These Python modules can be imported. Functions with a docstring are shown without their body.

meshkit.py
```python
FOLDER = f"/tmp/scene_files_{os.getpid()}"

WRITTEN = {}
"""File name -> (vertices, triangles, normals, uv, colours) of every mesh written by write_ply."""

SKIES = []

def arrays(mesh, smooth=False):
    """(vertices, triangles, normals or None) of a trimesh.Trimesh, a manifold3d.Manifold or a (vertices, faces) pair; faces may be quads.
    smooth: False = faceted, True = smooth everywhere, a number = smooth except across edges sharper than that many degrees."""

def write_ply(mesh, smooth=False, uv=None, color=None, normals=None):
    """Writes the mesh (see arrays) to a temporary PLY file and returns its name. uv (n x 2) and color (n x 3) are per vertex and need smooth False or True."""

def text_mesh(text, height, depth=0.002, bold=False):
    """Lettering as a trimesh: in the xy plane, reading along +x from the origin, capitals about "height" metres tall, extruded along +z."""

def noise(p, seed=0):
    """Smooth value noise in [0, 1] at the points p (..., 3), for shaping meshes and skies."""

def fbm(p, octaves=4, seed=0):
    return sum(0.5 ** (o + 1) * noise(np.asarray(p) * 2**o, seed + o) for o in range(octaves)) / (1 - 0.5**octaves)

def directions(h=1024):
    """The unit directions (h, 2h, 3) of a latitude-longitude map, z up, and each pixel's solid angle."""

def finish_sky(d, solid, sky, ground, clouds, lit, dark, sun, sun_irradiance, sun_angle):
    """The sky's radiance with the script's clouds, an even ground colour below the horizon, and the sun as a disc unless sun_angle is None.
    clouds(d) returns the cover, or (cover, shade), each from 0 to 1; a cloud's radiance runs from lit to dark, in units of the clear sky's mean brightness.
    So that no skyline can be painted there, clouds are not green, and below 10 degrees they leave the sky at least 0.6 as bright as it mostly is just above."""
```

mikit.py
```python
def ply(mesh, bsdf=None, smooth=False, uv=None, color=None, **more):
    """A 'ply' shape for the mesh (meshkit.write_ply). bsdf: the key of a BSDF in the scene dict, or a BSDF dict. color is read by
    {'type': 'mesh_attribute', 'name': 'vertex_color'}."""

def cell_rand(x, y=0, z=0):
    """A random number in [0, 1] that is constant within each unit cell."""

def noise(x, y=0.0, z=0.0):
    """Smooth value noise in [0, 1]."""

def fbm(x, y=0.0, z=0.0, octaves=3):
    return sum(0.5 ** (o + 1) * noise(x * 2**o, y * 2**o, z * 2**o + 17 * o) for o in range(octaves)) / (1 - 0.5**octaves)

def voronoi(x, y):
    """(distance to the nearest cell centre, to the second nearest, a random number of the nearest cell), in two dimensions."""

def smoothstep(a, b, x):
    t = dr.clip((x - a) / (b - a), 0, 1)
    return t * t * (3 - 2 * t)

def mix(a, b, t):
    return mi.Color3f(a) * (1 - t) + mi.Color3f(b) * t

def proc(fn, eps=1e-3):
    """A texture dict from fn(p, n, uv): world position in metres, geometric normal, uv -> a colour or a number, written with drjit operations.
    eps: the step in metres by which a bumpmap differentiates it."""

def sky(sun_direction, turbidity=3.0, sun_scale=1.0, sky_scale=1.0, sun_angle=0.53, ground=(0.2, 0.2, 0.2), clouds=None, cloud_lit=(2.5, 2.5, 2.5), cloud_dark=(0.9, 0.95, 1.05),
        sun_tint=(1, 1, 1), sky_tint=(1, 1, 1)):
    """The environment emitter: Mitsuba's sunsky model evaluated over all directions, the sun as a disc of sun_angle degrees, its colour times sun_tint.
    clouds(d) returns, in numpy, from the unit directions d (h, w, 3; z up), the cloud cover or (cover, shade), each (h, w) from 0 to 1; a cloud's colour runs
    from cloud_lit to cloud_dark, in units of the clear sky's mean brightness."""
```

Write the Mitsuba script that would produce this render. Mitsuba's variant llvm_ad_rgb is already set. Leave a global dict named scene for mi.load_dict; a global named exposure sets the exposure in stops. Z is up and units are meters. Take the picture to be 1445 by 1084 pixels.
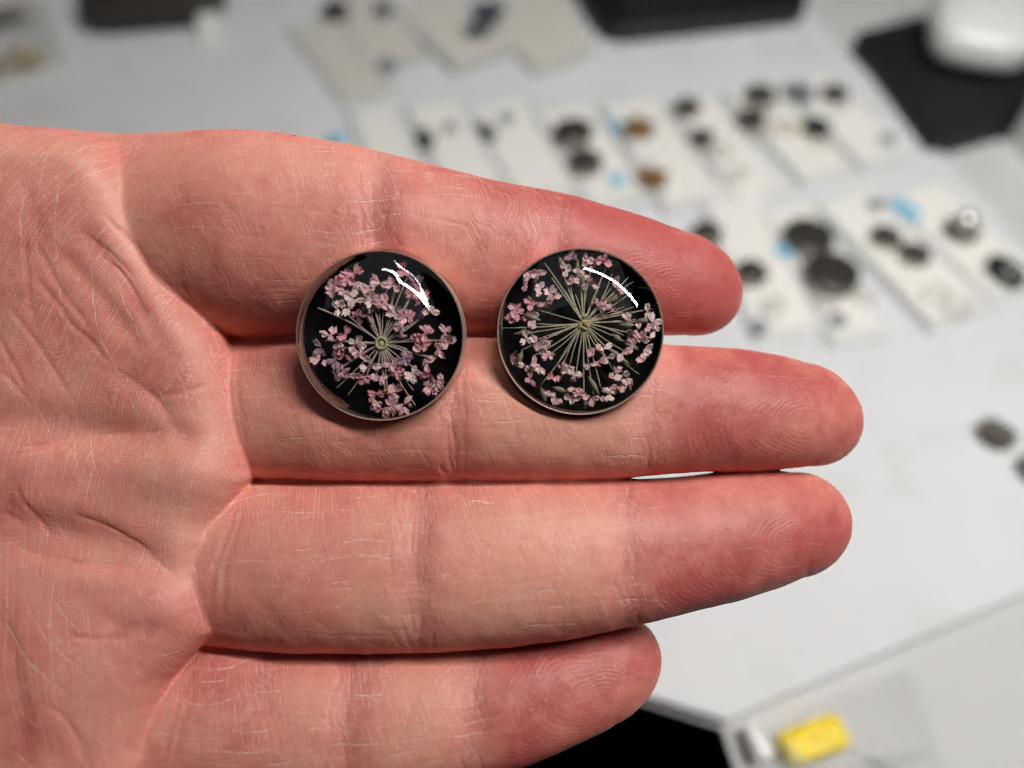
import math
import random
import drjit as dr
import numpy as np
import trimesh
import mitsuba as mi
import mikit
import meshkit
from scipy import ndimage
from shapely.geometry import Polygon
from shapely import contains_xy
from mikit import cell_rand, proc, noise, fbm, smoothstep, mix

rng = np.random.default_rng(7)
random.seed(7)
scene, labels = {}, {}
MM = 0.001
T = mi.ScalarTransform4f

# ------------------------------------------------------------------ camera, lamps, exposure
PITCH, CAM_H, FOCUS = math.radians(53), 0.211, 0.1045
FW = np.array([0, math.cos(PITCH), -math.sin(PITCH)])
UP = np.array([0, math.sin(PITCH), math.cos(PITCH)])
RT = np.array([1.0, 0, 0])
EYE = np.array([0, 0, CAM_H])
exposure = 0.0
scene['camera'] = {
    'type': 'thinlens', 'fov': math.degrees(2 * math.atan(722.5 / 1210)), 'fov_axis': 'x',
    'aperture_radius': 0.0018, 'focus_distance': FOCUS, 'near_clip': 0.005, 'far_clip': 20.0,
    'to_world': T().look_at(origin=EYE.tolist(), target=(EYE + FW).tolist(), up=UP.tolist())}
LAMP_A, LAMP_B = np.array([0.280, 0.030, 0.375]), np.array([0.034, 0.175, 0.485])
LAMP_POWER, FILL_POWER = 66.0, 0.03


# ------------------------------------------------------------------ helpers
def number(key):
    if key not in scene and key not in labels:
        return key
    n = 1
    while f'{key}_{n:03d}' in scene or f'{key}_{n:03d}' in labels:
        n += 1
    return f'{key}_{n:03d}'


def thing(name, label, cat, group=None):
    key = number(name)
    labels[key] = {'label': label, 'category': cat}
    if group:
        labels[key]['group'] = group
    return key


def frame(origin, x, y, z):
    m = np.eye(4)
    m[:3, 0], m[:3, 1], m[:3, 2], m[:3, 3] = x, y, z, origin
    return m


def put(key, mesh, bsdf, M=None, smooth=False, **more):
    """one entry; the mesh is in millimetres of its own frame M (a rigid 4 x 4, origin in millimetres of the world)"""
    key = key if key not in scene else number(key)
    m = mesh if isinstance(mesh, trimesh.Trimesh) else trimesh.Trimesh(*mesh, process=False)
    v = np.asarray(m.vertices)
    if M is not None:
        v = v @ M[:3, :3].T + M[:3, 3]
    scene[key] = mikit.ply(trimesh.Trimesh(v * MM, m.faces, process=False), bsdf, smooth=smooth, **more)
    return key


def rotz(deg, at=(0, 0, 0)):
    a = math.radians(deg)
    return frame(at, [math.cos(a), math.sin(a), 0], [-math.sin(a), math.cos(a), 0], [0, 0, 1])


def rot_axis(axis, deg):
    return trimesh.transformations.rotation_matrix(math.radians(deg), axis)


def revolve(profile, n=96):
    """profile: list of (r, z) from the axis outwards; closed by itself where r = 0"""
    p = np.array(profile, float)
    a = np.arange(n) * 2 * math.pi / n
    v = np.stack([p[:, None, 0] * np.cos(a), p[:, None, 0] * np.sin(a), np.broadcast_to(p[:, None, 1], (len(p), n))], -1).reshape(-1, 3)
    i, j = np.meshgrid(np.arange(len(p) - 1), np.arange(n), indexing='ij')
    q = np.stack([i * n + j, i * n + (j + 1) % n, (i + 1) * n + (j + 1) % n, (i + 1) * n + j], -1).reshape(-1, 4)
    f = np.vstack([q[:, [0, 1, 2]], q[:, [0, 2, 3]]])
    t = trimesh.Trimesh(v, f, process=False)
    t.merge_vertices()
    t.update_faces(t.nondegenerate_faces())
    return t


def slab(poly, z0, z1, bevel=0.4, res=6):
    """a plate with softly broken top edge from a 2-D outline"""
    P = poly if isinstance(poly, Polygon) else Polygon(poly)
    if not P.exterior.is_ccw:
        P = Polygon(list(P.exterior.coords)[::-1])
    steps = [(0, z0), (0, z1 - bevel)] + [(bevel * (1 - math.cos(t)), z1 - bevel + bevel * math.sin(t)) for t in np.linspace(0.4, math.pi / 2, 3)]
    base = np.array(P.exterior.coords)[:-1]
    d1 = np.roll(base, -1, 0) - base
    d1 /= np.linalg.norm(d1, axis=1, keepdims=True)
    nrm = np.stack([d1[:, 1], -d1[:, 0]], 1)
    miter = nrm + np.roll(nrm, 1, 0)
    miter /= np.maximum((miter * nrm).sum(1, keepdims=True), 0.3)
    rings = [np.c_[base - miter * o, np.full(len(base), z)] for o, z in steps]
    n = len(base)
    v = np.vstack(rings)
    f = []
    for k in range(len(rings) - 1):
        for j in range(n):
            a, b, c, d = k * n + j, k * n + (j + 1) % n, (k + 1) * n + (j + 1) % n, (k + 1) * n + j
            f += [[a, b, c], [a, c, d]]
    tv, tf = trimesh.creation.triangulate_polygon(P, engine='earcut')
    tv = np.asarray(tv)
    idx = [int(np.argmin(((base - t) ** 2).sum(1))) for t in tv]
    top = (len(rings) - 1) * n
    for t in tf:
        a, b, c = [idx[i] for i in t]
        if (base[b] - base[a])[0] * (base[c] - base[a])[1] - (base[b] - base[a])[1] * (base[c] - base[a])[0] < 0:
            b, c = c, b
        f += [[top + a, top + b, top + c], [a, c, b]]
    return trimesh.Trimesh(v, f, process=False)


def rounded_rect(w, h, r, n=8):
    pts = []
    for cx, cy, a0 in ((w / 2 - r, h / 2 - r, 0), (-w / 2 + r, h / 2 - r, 90), (-w / 2 + r, -h / 2 + r, 180), (w / 2 - r, -h / 2 + r, 270)):
        for t in np.linspace(0, 90, n):
            a = math.radians(a0 + t)
            pts.append((cx + r * math.cos(a), cy + r * math.sin(a)))
    return pts


def tube(points, radii, sides=6):
    p = np.asarray(points, float)
    r = np.broadcast_to(radii, (len(p),))
    t = np.gradient(p, axis=0)
    t /= np.linalg.norm(t, axis=1, keepdims=True) + 1e-12
    a = np.cross(t, np.where(np.abs(t[:, 2:]) < 0.9, [0, 0, 1.0], [1.0, 0, 0]))
    a /= np.linalg.norm(a, axis=1, keepdims=True) + 1e-12
    b = np.cross(t, a)
    ang = np.arange(sides) * 2 * math.pi / sides
    v = p[:, None] + r[:, None, None] * (np.cos(ang)[None, :, None] * a[:, None] + np.sin(ang)[None, :, None] * b[:, None])
    n = len(p)
    i, j = np.meshgrid(np.arange(n - 1), np.arange(sides), indexing='ij')
    q = np.stack([i * sides + j, i * sides + (j + 1) % sides, (i + 1) * sides + (j + 1) % sides, (i + 1) * sides + j], -1).reshape(-1, 4)
    v = np.vstack([v.reshape(-1, 3), p[:1], p[-1:]])
    caps = [[n * sides, (k + 1) % sides, k] for k in range(sides)] + [[n * sides + 1, (n - 1) * sides + k, (n - 1) * sides + (k + 1) % sides] for k in range(sides)]
    return trimesh.Trimesh(v, np.vstack([q[:, [0, 1, 2]], q[:, [0, 2, 3]], caps]), process=False)


def superbox(w, d, h, e1=0.25, e2=0.35, n=40):
    """a pillow-like rounded box (superquadric), centred"""
    u = np.linspace(-math.pi / 2, math.pi / 2, n)
    w_ = np.linspace(-math.pi, math.pi, 2 * n, endpoint=False)
    s = lambda x, e: np.sign(x) * np.abs(x) ** e  # noqa: E731
    U, V = np.meshgrid(u, w_, indexing='ij')
    v = np.stack([w / 2 * s(np.cos(U), e1) * s(np.cos(V), e2), d / 2 * s(np.cos(U), e1) * s(np.sin(V), e2), h / 2 * s(np.sin(U), e1)], -1).reshape(-1, 3)
    m = 2 * n
    i, j = np.meshgrid(np.arange(n - 1), np.arange(m), indexing='ij')
    q = np.stack([i * m + j, i * m + (j + 1) % m, (i + 1) * m + (j + 1) % m, (i + 1) * m + j], -1).reshape(-1, 4)
    t = trimesh.Trimesh(v, np.vstack([q[:, [0, 1, 2]], q[:, [0, 2, 3]]]), process=False)
    t.merge_vertices()
    t.update_faces(t.nondegenerate_faces())
    return t


def join(*ms):
    return trimesh.util.concatenate(ms)


def rgb(*c):
    return {'type': 'rgb', 'value': list(c)}


def principled(c, rough=0.5, **k):
    return {'type': 'twosided', 'b': {'type': 'principled', 'base_color': c if isinstance(c, dict) else rgb(*c), 'roughness': rough, **k}}


# ------------------------------------------------------------------ materials
scene['mat_board'] = principled(proc(lambda p, n, uv: mix(mix((0.71, 0.715, 0.73), (0.765, 0.77, 0.785), fbm(p.x * 40, p.y * 40, p.z * 40)), (0.62, 0.62, 0.61), 0.3 * smoothstep(0.62, 0.74, fbm(p.x * 55 + 9, p.y * 75, 2.0)))), 0.55, specular=0.3)
scene['mat_board_edge'] = principled((0.42, 0.41, 0.38), 0.8, specular=0.2)
scene['mat_table'] = principled(proc(lambda p, n, uv: mix((0.58, 0.58, 0.58), (0.64, 0.64, 0.635), fbm(p.x * 30, p.y * 30, p.z * 30))), 0.5, specular=0.3)
scene['mat_floor'] = principled(proc(lambda p, n, uv: mix((0.004, 0.004, 0.004), (0.007, 0.0065, 0.006), fbm(p.x * 60, p.y * 60, p.z * 60))), 0.9, specular=0.1)
scene['mat_paper'] = principled(proc(lambda p, n, uv: mix((0.83, 0.82, 0.775), (0.88, 0.87, 0.83), fbm(p.x * 70, p.y * 70, p.z * 70))), 0.7, specular=0.2)
scene['mat_paper_tan'] = principled(proc(lambda p, n, uv: mix((0.63, 0.61, 0.555), (0.69, 0.67, 0.615), fbm(p.x * 70, p.y * 70, p.z * 70))), 0.7, specular=0.2)
scene['mat_sleeve'] = principled((0.74, 0.738, 0.73), 0.35, specular=0.5)
scene['mat_sleeve_tan'] = principled((0.62, 0.61, 0.58), 0.35, specular=0.5)
scene['mat_stone_dark'] = principled((0.042, 0.038, 0.031), 0.22, specular=0.6)
scene['mat_stone_black'] = principled((0.010, 0.012, 0.010), 0.2, specular=0.6)
scene['mat_fold'] = principled((0.52, 0.52, 0.52), 0.4)
scene['mat_grey_stone'] = principled((0.085, 0.080, 0.070), 0.15, specular=0.7)
scene['mat_navy'] = principled((0.020, 0.028, 0.055), 0.35, specular=0.5)
scene['mat_grey_bead'] = principled((0.20, 0.21, 0.24), 0.35, specular=0.5)
scene['mat_blue'] = principled((0.22, 0.53, 0.72), 0.5, specular=0.4)
scene['mat_amber'] = principled((0.19, 0.10, 0.022), 0.4, specular=0.5)
scene['mat_rubber'] = principled((0.62, 0.61, 0.57), 0.25, specular=0.5)
scene['mat_rubber_tan'] = principled((0.60, 0.48, 0.33), 0.25, specular=0.5)
scene['mat_silver'] = {'type': 'twosided', 'b': {'type': 'roughconductor', 'material': 'Ag', 'alpha': 0.16}}
scene['mat_steel'] = principled((0.62, 0.52, 0.44), 0.34, metallic=0.75, specular=0.5)
scene['mat_gold'] = {'type': 'twosided', 'b': {'type': 'roughconductor', 'alpha': 0.25, 'material': 'Au', 'specular_reflectance': rgb(0.75, 0.75, 0.75)}}
scene['mat_black_plastic'] = principled((0.012, 0.012, 0.012), 0.45, specular=0.4)
scene['mat_black_leather'] = {'type': 'twosided', 'b': {'type': 'bumpmap', 't': proc(lambda p, n, uv: 0.0002 * fbm(p.x * 900, p.y * 900, p.z * 900), eps=1e-4), 'scale': 1.0,
                              'b': {'type': 'principled', 'base_color': rgb(0.013, 0.0125, 0.012), 'roughness': 0.55, 'specular': 0.35}}}
scene['mat_brown_leather'] = principled((0.035, 0.030, 0.025), 0.55, specular=0.4)
scene['mat_white_gloss'] = principled((0.80, 0.80, 0.78), 0.12, specular=0.5, clearcoat=0.6, clearcoat_gloss=0.95)
scene['mat_seam_grey'] = principled((0.30, 0.30, 0.30), 0.5)
scene['mat_white_paint'] = principled((0.74, 0.74, 0.72), 0.5)
scene['mat_grey_plastic'] = principled((0.10, 0.10, 0.095), 0.6)
scene['mat_yellow'] = principled((1.0, 0.76, 0.006), 0.35, specular=0.4)
scene['mat_clear_ridge'] = principled((0.72, 0.72, 0.71), 0.25, specular=0.6)
scene['mat_clear_sheet'] = {'type': 'thindielectric', 'int_ior': 1.45}
scene['mat_lamp_body'] = principled((0.30, 0.30, 0.30), 0.5)


# ------------------------------------------------------------------ desk lamp and added fill panel (outside the frame)
def lamp_frame():
    d = LAMP_B - LAMP_A
    L = np.linalg.norm(d)
    x = d / L
    mid = (LAMP_A + LAMP_B) / 2
    aim = np.array([0.15, 0.18, 0.0]) - mid
    z = aim - x * (aim @ x)
    z /= np.linalg.norm(z)
    return frame(mid * 1000, x, np.cross(z, x), z), L * 1000


LM, LL = lamp_frame()
lamp = thing('desk_lamp', 'slim bar desk lamp shining down over the right of the white board', 'lamp')
scene[lamp + '__diffuser'] = mikit.ply(trimesh.Trimesh((np.array([[-LL / 2, -15, 0], [LL / 2, -15, 0], [LL / 2, 15, 0], [-LL / 2, 15, 0]]) @ LM[:3, :3].T + LM[:3, 3]) * MM, [[0, 1, 2], [0, 2, 3]], process=False),
                                       'mat_lamp_body', emitter={'type': 'area', 'radiance': rgb(LAMP_POWER, LAMP_POWER * 0.975, LAMP_POWER * 0.935)})
hs = trimesh.creation.box((LL + 8, 42, 10))
hs.apply_translation((0, 0, -6))
put(lamp + '__housing', hs, 'mat_lamp_body', LM)
put(lamp + '__arm', tube([LM[:3, 3] - LM[:3, 2] * 10, [330, 160, 480], [420, 260, 300], [420, 300, 2]], 6, 10), 'mat_lamp_body')
fill = thing('fill_panel', 'large square fill light panel added high above the table', 'lamp')  # unseen panel, added to give soft ambient fill
s = 1.5
scene[fill + '__panel'] = mikit.ply(trimesh.Trimesh(np.array([[-s, -s, 2.0], [s, -s, 2.0], [s, s, 2.0], [-s, s, 2.0]]) + [0.1, 0.6, 0], [[0, 2, 1], [0, 3, 2]], process=False),
                                    'mat_lamp_body', emitter={'type': 'area', 'radiance': rgb(FILL_POWER * 4.0, FILL_POWER * 4.1, FILL_POWER * 4.2)})
fr = trimesh.creation.box((3040, 3040, 40))
fr.apply_translation((100, 600, 2024))
put(fill + '__housing', fr, 'mat_lamp_body')

# ------------------------------------------------------------------ the setting: floor, table, board
BZ = 3.4  # top of the white board
labels['floor'] = {'label': 'dark floor far below the table edge', 'category': 'floor', 'kind': 'structure'}
put('floor', ([[-3000, -3000, -700], [3000, -3000, -700], [3000, 3000, -700], [-3000, 3000, -700]], [[0, 1, 2], [0, 2, 3]]), 'mat_floor')
labels['tabletop'] = {'label': 'pale grey table top under the white board', 'category': 'table', 'kind': 'structure'}
TABLE = [(-520, 240), (49.5, 57), (55, 30), (70, -60), (420, -60), (420, 760), (-520, 760)]
put('tabletop', slab(TABLE, -2.0, 0, 0.6), 'mat_table')
board = thing('display_board', 'large white foam board lying on the table under the earring cards', 'board')
put(board + '__face', slab([(50.2, 58), (205, 118), (133, 372), (-330, 400), (-420, 204)], 0.4, BZ, 0.25), 'mat_board')


# ------------------------------------------------------------------ the hand
# local frame, millimetres: x along the fingers, y across towards the index finger, z out of the palm
HAND_C = EYE * 1000 + FW * 110.0
HM = frame(HAND_C, RT, UP, -FW)


def cup(y):
    """the hollow of the open hand: it rises towards the little finger"""
    return 0.0036 * np.maximum(18.0 - y, 0) ** 2 / (1 + 0.008 * np.maximum(18.0 - y, 0))


def L(px, py, z=0.0):
    """outline notes taken on a 1445 x 1084 sheet at 11 marks per mm, for points at height z of the hand"""
    px, py = np.broadcast_arrays(np.asarray(px, float), np.asarray(py, float))
    y = (542 - py) / 11.0
    for _ in range(4):
        k = (110.0 - z - cup(y)) / 1210.0
        y = (542 - py) * k
    return np.stack([(px - 722.5) * k, y], -1)


FINGERS = {
    'index': dict(up=[(60, 172), (120, 174), (190, 177), (250, 177), (330, 180), (400, 188), (500, 206), (600, 231), (700, 257), (800, 273), (900, 300), (960, 318), (1050, 348)],
                  lo=[(60, 450), (190, 468), (300, 476), (400, 478), (600, 478), (730, 477), (850, 474), (960, 472), (1050, 466)], xt=962, rx=88, thick=0.86,
                  zc=[(60, -6), (200, -5.2), (350, -1.6), (535, -0.6), (700, -0.2), (800, -0.8), (900, -1.6), (1050, -4.6)], joints=(533, 786), base=205),
    'middle': dict(up=[(200, 472), (300, 470), (480, 470), (700, 471), (850, 479), (940, 486), (1050, 491), (1120, 502), (1222, 530)],
                   lo=[(200, 668), (300, 676), (345, 680), (600, 680), (800, 678), (860, 675), (930, 670), (1000, 666), (1060, 667), (1130, 664), (1222, 656)], xt=1135, rx=88, thick=0.84,
                   zc=[(200, -5), (330, -4), (450, -1.0), (640, 0), (800, 0.4), (905, 0.2), (1000, -1.0), (1120, -2.8), (1222, -5.6)], joints=(640, 912), base=330),
    'ring': dict(up=[(180, 690), (300, 684), (400, 681), (600, 679), (750, 676), (840, 676), (900, 677), (960, 675), (1030, 668), (1120, 668), (1212, 690)],
                 lo=[(180, 918), (300, 922), (400, 922), (600, 917), (700, 910), (800, 898), (870, 885), (950, 870), (1050, 851), (1120, 832), (1212, 800)], xt=1124, rx=88, thick=0.86,
                 zc=[(180, -5), (300, -3.4), (420, -0.8), (590, 0.2), (750, 0.6), (880, 0.2), (980, -1.2), (1120, -3.2), (1212, -5.8)], joints=(590, 884), base=328),
    'little': dict(up=[(120, 928), (230, 918), (300, 916), (400, 923), (500, 922), (600, 918), (740, 906), (800, 897), (870, 886), (940, 905)],
                   lo=[(120, 1165), (270, 1150), (400, 1130), (600, 1108), (740, 1086), (800, 1066), (870, 1038), (940, 990)], xt=864, rx=76, thick=0.86,
                   zc=[(120, -5), (230, -3.6), (330, -1.4), (480, -0.6), (600, -0.4), (680, -0.8), (760, -1.8), (864, -3.4), (940, -5.4)], joints=(487, 668), base=238)}
for f in FINGERS.values():
    f['lo0'], f['up0'] = f['lo'], f['up']
    for e in ('up', 'lo'):
        a = np.array(f[e], float)
        f[e] = L(a[:, 0], a[:, 1])
    z = np.array(f['zc'], float)
    f['zx'], f['zv'] = L(z[:, 0], np.mean([q[1] for q in f['lo0']]))[:, 0], z[:, 1]
    mid_py = np.mean([q[1] for q in f['up0'] + f['lo0']])
    f['XT'], f['RX'] = float(L(f['xt'], mid_py, -4.5)[0]), f['rx'] / 11.0 * (110 - cup((542 - mid_py) / 11)) / 110
    f['JX'] = [float(L(j, mid_py, 6.5)[0]) for j in f['joints']]
    xs = np.linspace(-80, 50, 521)
    g = lambda v: ndimage.gaussian_filter1d(v, 5, mode='nearest')  # noqa: E731
    f['xs'] = xs
    f['c'] = g((np.interp(xs, f['up'][:, 0], f['up'][:, 1]) + np.interp(xs, f['lo'][:, 0], f['lo'][:, 1])) / 2)
    f['r'] = g((np.interp(xs, f['up'][:, 0], f['up'][:, 1]) - np.interp(xs, f['lo'][:, 0], f['lo'][:, 1])) / 2)
    f['z'] = g(np.interp(xs, f['zx'], f['zv']))
    # pads: slightly fuller between the joints
    pad = np.zeros_like(xs)
    for j in f['JX']:
        pad -= 0.55 * np.exp(-((xs - j) / 1.9) ** 2)
    f['pad'] = pad


PLUGS = [((-15.35, 5.55, 10.9), ([0.55, -0.83, 0], 5.0)), ((7.9, 6.05, 10.7), ([0.8, -0.6, 0], 2.5))]
PLUG_DENTS = [(np.array(c), rot_axis(t[0], t[1])[:3, :3]) for c, t in PLUGS]


def smin(a, b, k):
    h = np.clip(0.5 + 0.5 * (b - a) / k, 0, 1)
    return b * (1 - h) + a * h - k * h * (1 - h)


def finger_field(f, p):
    x, y, z = p[:, 0], p[:, 1], p[:, 2]
    xq = np.minimum(x, f['XT'])
    c, r0 = np.interp(x, f['xs'], f['c']), np.interp(xq, f['xs'], f['r'])
    zc, pad = np.interp(x, f['xs'], f['z']), np.interp(x, f['xs'], f['pad'])
    rz = r0 * f['thick'] + np.where(z > zc, pad, 0)
    e = np.maximum(x - f['XT'], 0) / f['RX']
    ay, az = np.abs(y - c) / r0, np.abs(z - zc) / rz
    q = 2.08
    k = np.sqrt((ay ** q + az ** q + 1e-9) ** (2 / q) + e ** 2)
    return (k - 1) * np.minimum(r0, rz)


PALM = [(160, 181), (178, 215), (200, 288), (222, 340), (250, 387), (280, 432), (308, 474), (320, 520), (330, 572), (340, 640), (343, 676), (322, 712), (300, 745), (292, 800), (295, 850),
        (299, 893), (280, 914), (262, 932), (238, 962), (222, 1000), (208, 1050), (200, 1130), (150, 1230)]
PA = L(*np.array(PALM, float).T, 4.0)
PALM_POLY = Polygon(np.vstack([PA, [(-80, -70), (-115, -46), (-118, 30), (-90, 36), (-66, 33.6), (-58, 33.2), (-53.5, 32.8)]]))
GX0, GY0, GS = -160.0, -80.0, 0.25
gx, gy = np.arange(GX0, 60, GS), np.arange(GY0, 110, GS)
GXX, GYY = np.meshgrid(gx, gy, indexing='ij')
_in = contains_xy(PALM_POLY, GXX.ravel(), GYY.ravel()).reshape(GXX.shape)
PALM_D = (ndimage.distance_transform_edt(~_in) - ndimage.distance_transform_edt(_in)) * GS
PALM_D = ndimage.gaussian_filter(PALM_D, 1.5)
# edge rounding: tight along the finger side, full along the index and little edges of the hand
edge_r = 5.0 + 6.5 * np.clip((GYY - 26) / 6, 0, 1) + 4 * np.clip((-47 - GYY) / 8, 0, 1)
edge_r = ndimage.gaussian_filter(edge_r, 8)


def hill(px, py, h, sx, sy, ang=0.0):
    c = L(px, py, 7)
    a = math.radians(ang)
    u = (GXX - c[0]) * math.cos(a) + (GYY - c[1]) * math.sin(a)
    v = -(GXX - c[0]) * math.sin(a) + (GYY - c[1]) * math.cos(a)
    return h * np.exp(-(u / sx) ** 2 - (v / sy) ** 2)


PALM_T = 6.4 + hill(240, 655, 1.5, 7, 4.5, -8) + hill(235, 470, 0.9, 4.5, 9, 35) + hill(150, 480, 0.6, 4, 9, 35) + hill(110, 300, 1.4, 10, 9, 0) + hill(195, 830, 1.0, 8, 4.5, -25) \
    + hill(140, 920, 0.9, 8, 6, 0) + hill(60, 980, 1.3, 7, 9, 0) + hill(30, 680, 0.7, 6, 6, 0) - hill(140, 775, 1.2, 12, 2.2, -18) - hill(120, 610, 1.3, 14, 2.6, -6) - hill(20, 770, 0.8, 8, 3, 0) \
    + hill(-120, 250, 4, 14, 14, 0) + hill(20, 400, 0.6, 5, 9, 30)


def bil(grid, x, y):
    return ndimage.map_coordinates(grid, [(x - GX0) / GS, (y - GY0) / GS], order=1, mode='nearest')


def palm_field(p):
    x, y, z = p[:, 0], p[:, 1], p[:, 2]
    d, R, top = bil(PALM_D, x, y), bil(edge_r, x, y), bil(PALM_T, x, y)
    h = (top + 15.0) / 2
    R = np.minimum(R, h - 0.5)
    qx, qz = d + R, np.abs(z - (top - h)) - h + R
    return np.hypot(np.maximum(qx, 0), np.maximum(qz, 0)) + np.minimum(np.maximum(qx, qz), 0) - R


def capsule(p, a, b, ra, rb, flat=1.0):
    a, b = np.array(a, float), np.array(b, float)
    q = p.copy()
    q[:, 2] = a[2] + (q[:, 2] - a[2]) / flat
    t = np.clip(((q - a) @ (b - a)) / ((b - a) @ (b - a)), 0, 1)
    return (np.linalg.norm(q - a - t[:, None] * (b - a), axis=1) - (ra + (rb - ra) * t)) * min(flat, 1)


def field(p):
    p0 = p
    p = p.copy()
    p[:, 2] -= cup(p[:, 1])
    f = palm_field(p)
    x = p[:, 0]
    for name, g in FINGERS.items():
        k = x > -76
        if k.any():
            v = np.full(len(p), 50.0)
            v[k] = finger_field(g, p[k]) + 30 * np.clip((-66 - x[k]) / 10, 0, 1)
            f = smin(f, v, 0.55)
    k = x < -66
    if k.any():
        q = p[k]
        w = capsule(q, (-95, -6, -5), (-158, -12, -8), 30, 26, 0.62)
        th = smin(capsule(q, (-112, 16, -4), (-100, 44, 2), 13, 11), smin(capsule(q, (-100, 44, 2), (-90, 72, 5), 10.5, 9.5), capsule(q, (-90, 72, 5), (-84, 94, 4), 9.5, 7.0), 2), 2)
        f[k] = smin(f[k], smin(w, th, 8), 9)
    for c, Rm in PLUG_DENTS:                                     # soft skin gives way under each plug
        k = (np.abs(p0[:, 0] - c[0]) < 12.5) & (np.abs(p0[:, 1] - c[1]) < 12.5)
        if k.any():
            q = (p0[k] - c) @ Rm
            r = np.hypot(q[:, 0], q[:, 1])
            a, b = r - 10.0, -3.5 - q[:, 2]
            slope = (r - 10.0 + (-2.7 - q[:, 2]) * 0.9) / 1.345   # the flared foot of the bezel
            d = np.maximum(np.maximum(a, b), slope)
            f[k] = -smin(-f[k], d, 0.7)
    return f


def axis(*segs):
    out = []
    for a, b, s in segs:
        out.append(np.arange(a, b - 1e-9, s))
    return np.concatenate(out + [[segs[-1][1]]])


AX = axis((-165, -72, 1.5), (-72, 47, 0.2))
AY = axis((-66, -50, 0.7), (-50, 36, 0.2), (36, 106, 1.5))
AZ = axis((-28, -4, 0.8), (-4, 27, 0.36))


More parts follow.
